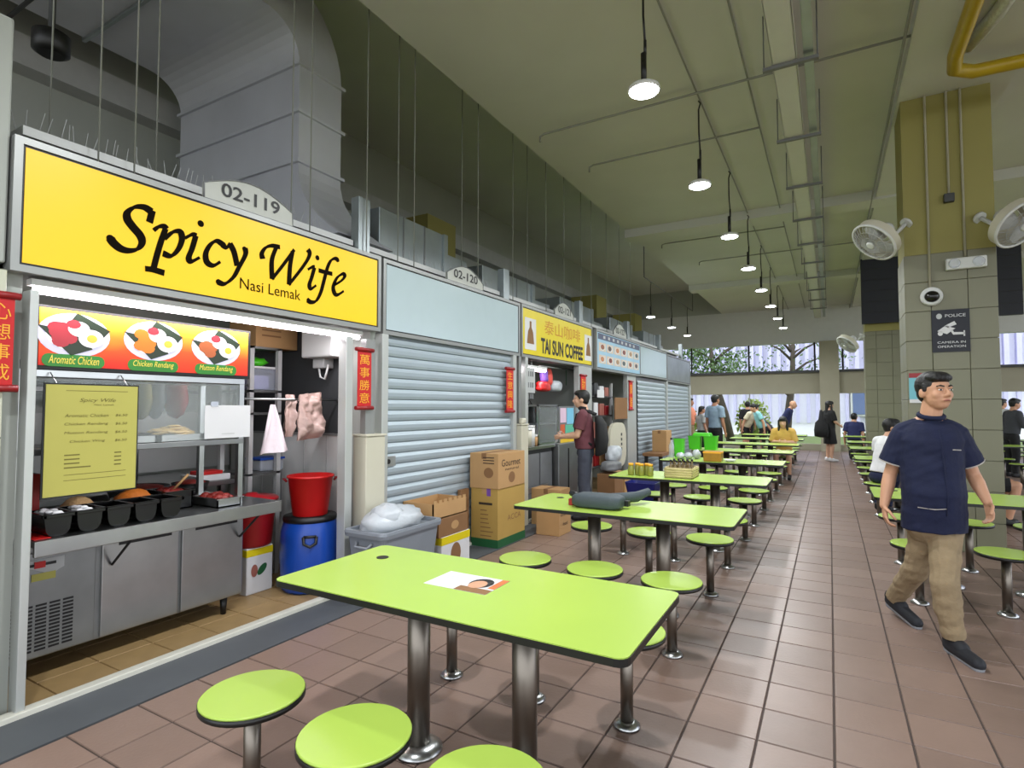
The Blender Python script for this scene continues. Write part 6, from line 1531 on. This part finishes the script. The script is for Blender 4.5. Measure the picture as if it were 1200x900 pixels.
UPm = (j['neck']-j['pelvis']).normalized()
# collar, placket and pocket lines lie on the shirt front
from mathutils.bvhtree import BVHTree
bv = BVHTree.FromPolygons([v.co for v in shirt_o.data.vertices], [list(p.vertices) for p in shirt_o.data.polygons])
def on_shirt(x, z, off=.003):
    r = bv.ray_cast(Vector((x, 1.0, z)), Vector((0, -1, 0)))
    return r[0]+Vector((0, off, 0)) if r[0] else Vector((x, .1, z))
def line(nm, pts, r, m): lmesh(nm, lambda b: b.tube([on_shirt(x, z) for x, z in pts], r, m, 6), shirt_o)
zc_ = j['chest'].z; zb_ = j['belly'].z; xc = j['chest'].x
line('chest_pocket_trim', [(xc-.115, zc_+.035), (xc-.06, zc_+.038)], .0035, 'trim_grey')
line('hip_pocket_trim', [(xc+.0, zb_-.075), (xc+.06, zb_-.083), (xc+.13, zb_-.08)], .0032, 'trim_grey')
line('placket', [(xc, zc_+.16), (xc, zc_+.06), (xc, zb_), (xc, zb_-.12)], .004, 'navy_cloth')
nk = j['neck']
lmesh('collar', lambda b: b.tube([nk+Vector((.066*math.cos(t), .060*math.sin(t)+.012, .022-.018*math.sin(t))) for t in [2*PI*i/20 for i in range(21)]], .015, 'navy_cloth', 8, caps=False), shirt_o)

# --- others
cl = {}
def cloth(k, c, **kw):
    if k not in M: D(k, c, .85, var=.1, scale=14, bump=.25, bscale=24, **kw)
    return k
cloth('c_maroon', (96, 50, 58)); cloth('c_jeans', (60, 64, 76)); cloth('c_white', (222, 222, 224)); cloth('c_navy', (26, 34, 66)); cloth('c_mustard', (202, 164, 84)); cloth('c_black', (20, 20, 22)); cloth('c_plaid', (132, 152, 170)); cloth('c_salmon', (222, 140, 112)); cloth('c_cream', (216, 208, 180)); cloth('c_cyan', (140, 200, 206)); cloth('c_charcoal', (62, 64, 70)); cloth('c_greyl', (176, 176, 176)); cloth('c_khaki2', (170, 150, 116)); cloth('c_dblue', (34, 40, 84))
def px_pos(x, depth_y): p = at(x, 477, Y=depth_y); return (p.x, depth_y)
# man with backpack at the coffee stall
p = at(686, 500, X=-2.86)
Jb = dict(elR=(.12, .05, .66), wrR=(.07, .17, .645), elL=(-.12, .05, .655), wrL=(-.06, .18, .64))
bm_, jb, hpb, chb = person('man in maroon T-shirt with black backpack at the coffee stall', (p.x, p.y), 196, 1.72, Jb, 'c_maroon', 'c_jeans', 'skin2', 'dark', 'short', .7, 'long', 3, (0, 0), .010)
def local_mesh(nm, par, fn):
    b = MB(); fn(b); c = bpy.data.objects.new(nm, b.mesh(nm)); COL.objects.link(c); c.parent = par; return c
def bp(b):
    secs = []
    for z, w_, d_ in ((.50, .10, .05), (.52, .13, .09), (.62, .14, .105), (.74, .13, .09), (.80, .09, .05)):
        secs.append([(x*1.72*w_, 1.72*(-.075-.0)-1.72*d_*.5+y*1.72*d_*.5, z*1.72) for x, y in [(math.cos(2*PI*i/16), math.sin(2*PI*i/16)) for i in range(16)]])
    loft(b, secs, 'c_black')
rot = bm_.rotation_euler.z
bpk = thing('backpack', 'black backpack worn by the man in the maroon T-shirt', 'bag', (p.x, p.y, .86)); bpk.rotation_euler = (0, 0, rot)
b = MB(); bp(b); b.v = [(x, y, z-.86) for x, y, z in b.v]; c = bpy.data.objects.new('pack_body', b.mesh('pack_body')); COL.objects.link(c); c.parent = bpk
for f in c.data.polygons: f.use_smooth = True
for s in (-1, 1):
    b = MB(); b.tube([(s*.11, -.14, 1.40-.86), (s*.115, -.02, 1.455-.86), (s*.115, .10, 1.40-.86), (s*.12, .135, 1.25-.86), (s*.14, .06, 1.08-.86), (s*.13, -.10, 1.0-.86)], .02, 'c_black', 6); c = bpy.data.objects.new('shoulder_strap', b.mesh('shoulder_strap')); COL.objects.link(c); c.parent = bpk
R_ = Matrix.Rotation(rot, 3, 'Z'); q = Vector((p.x, p.y, 0))+R_ @ Vector((.0, .40, 1.02))
b = MB(); b.box(-.05, .05, -.002, .002, -.11, .06, 'paper'); c = b.build('paper_slip'); c.location = q; c.rotation_euler = (.5, .3, rot+.5); tag(c, 'white paper slip in the hands of the backpack man', 'paper')
b = MB(); b.tube([Vector((.085*math.cos(t), .075*math.sin(t)-.005, 0)) for t in [PI*1.1*i/12-.1 for i in range(13)]], .03, 'c_black', 8); c = b.build('headphones', org=(0, 0, 0)); c.location = Vector((p.x, p.y, 1.475)); c.rotation_euler = (.15, 0, rot); tag(c, 'black headphones round the neck of the backpack man', 'headphones')
# seated white shirt man across the aisle
person('man in white shirt and dark trousers seated across the aisle', (.60, 9.28), 35, 1.70, dict(knR=Vector((-.17, .34, .51)), anR=Vector((-.19, .22, .09)), toR=Vector((-.28, .36, .035)), knL=Vector((-.32, .34, .51)), anL=Vector((-.34, .22, .09)), toL=Vector((-.43, .36, .035)), elR=(.12, .06, .47), wrR=(.06, .17, .50), elL=(-.12, .07, .48), wrL=(-.04, .17, .54)), 'c_white', 'c_navy', 'skin', 'dark', 'short', .7, 'long', 14, (-28, 0), .010, sit=True)
b = MB(); b.lathe([(.028, 0), (.036, .10)], (.97, 9.32, .93), 'paper', 14); 
# mustard woman
wy = person('woman with long dark hair in a mustard top seated at a far table', (-.86, 13.22), -92, 1.6, dict(elR=(.14, .05, .475), wrR=(.05, .17, .485), elL=(-.14, .05, .475), wrL=(-.05, .17, .485)), 'c_mustard', 'c_cream', 'skin2', 'dark', 'long', .95, 'short', 12, (0, -12), .012, sit=True)
# black dress woman with bag
pb2 = (-.02, 17.75)
person('woman with long hair in a black knee-length dress standing in the aisle', pb2, 30, 1.66, dict(elR=(.13, .02, .66), wrR=(.1, .12, .6)), 'c_black', 'c_black', 'skin2', 'c_white', 'long', .9, 'skirt', 0, (0, 0), .014, long_shirt=.06)
q = px_pos(962, 17.5); b = MB(); b.lathe([(.05, -.25), (.17, -.22), (.18, -.05), (.15, .15), (.07, .24), (.03, .5)], (q[0], q[1], .92), 'c_black', 16, ell=.6); tag(b.build('shoulder_bag'), 'large black bag carried beside the black dress woman', 'bag')
person('bending person in cream top and dark shorts by the far tables', px_pos(873, 18.9), -20, 1.66, None, 'c_cream', 'c_black', 'skin', 'dark', 'short', .7, 'short', 28, (0, -20), .014)
person('person in light turquoise top and dark shorts by the far tables', px_pos(894, 18.15), 200, 1.64, None, 'c_cyan', 'c_black', 'skin', 'dark', 'short', .6, 'short', 22, (0, -20), .014)
person('bald man in navy polo shirt leaning by the far tables', px_pos(917, 19.2), -10, 1.76, None, 'c_dblue', 'c_charcoal', 'skin', 'dark', 'bald', .7, 'long', 24, (0, -10), .014)
person('person in black jersey standing with back turned by the far tables', px_pos(876, 20.4), 95, 1.68, None, 'c_black', 'c_black', 'skin', 'dark', 'short', .9, 'long', 0, (0, 0), .014)
person('dark-haired person bowing forward by the far opening', px_pos(903, 19.6), 190, 1.5, None, 'c_charcoal', 'c_black', 'skin', 'dark', 'short', .7, 'long', 48, (0, -20), .014)
person('man in blue plaid shirt standing near the end of the stall row', px_pos(838, 14.6), 60, 1.80, None, 'c_plaid', 'c_black', 'skin3', 'dark', 'short', .7, 'long', 0, (0, 0), .013)
person('man in salmon polo shirt standing by the end shutter', px_pos(808, 17.0), -10, 1.76, dict(elL=(-.12, .05, .66), wrL=(-.08, .16, .62)), 'c_salmon', 'c_khaki2', 'skin3', 'dark', 'short', .7, 'long', 0, (0, 0), .014)
person('woman with ponytail in light grey top near the end shutter', px_pos(822, 16.6), 40, 1.52, None, 'c_greyl', 'c_black', 'skin3', 'dark', 'tail', .7, 'long', 0, (0, 0), .014)
person('person in navy top seated at a table behind the far column', (.57, 18.38), 80, 1.66, None, 'c_dblue', 'c_black', 'skin', 'dark', 'short', .7, 'long', 10, (0, 0), .014, sit=True)
person('person with hair in a bun seated at a table behind the far column', (1.59, 18.38), 120, 1.72, None, 'c_navy', 'c_black', 'skin2', 'dark', 'bun', .7, 'long', 6, (0, 0), .014, sit=True)
person('man in charcoal shirt standing at the outer row tables', px_pos(1184, 15.7), 20, 1.68, dict(elR=(.12, .06, .66), wrR=(.08, .17, .63)), 'c_charcoal', 'c_black', 'skin', 'dark', 'short', 1.6, 'long', 6, (0, -8), .014)
person('person in white top standing behind the charcoal shirt man', px_pos(1174, 18.3), 30, 1.70, None, 'c_white', 'c_black', 'skin', 'dark', 'short', .7, 'long', 0, (0, 0), .014)
person('person in dark shorts and black shoes seated beyond the tiled column', (1.58, 9.27), 3, 1.68, None, 'c_charcoal', 'c_black', 'skin', 'black', 'short', .7, 'short', 8, (0, 0), .012, sit=True)
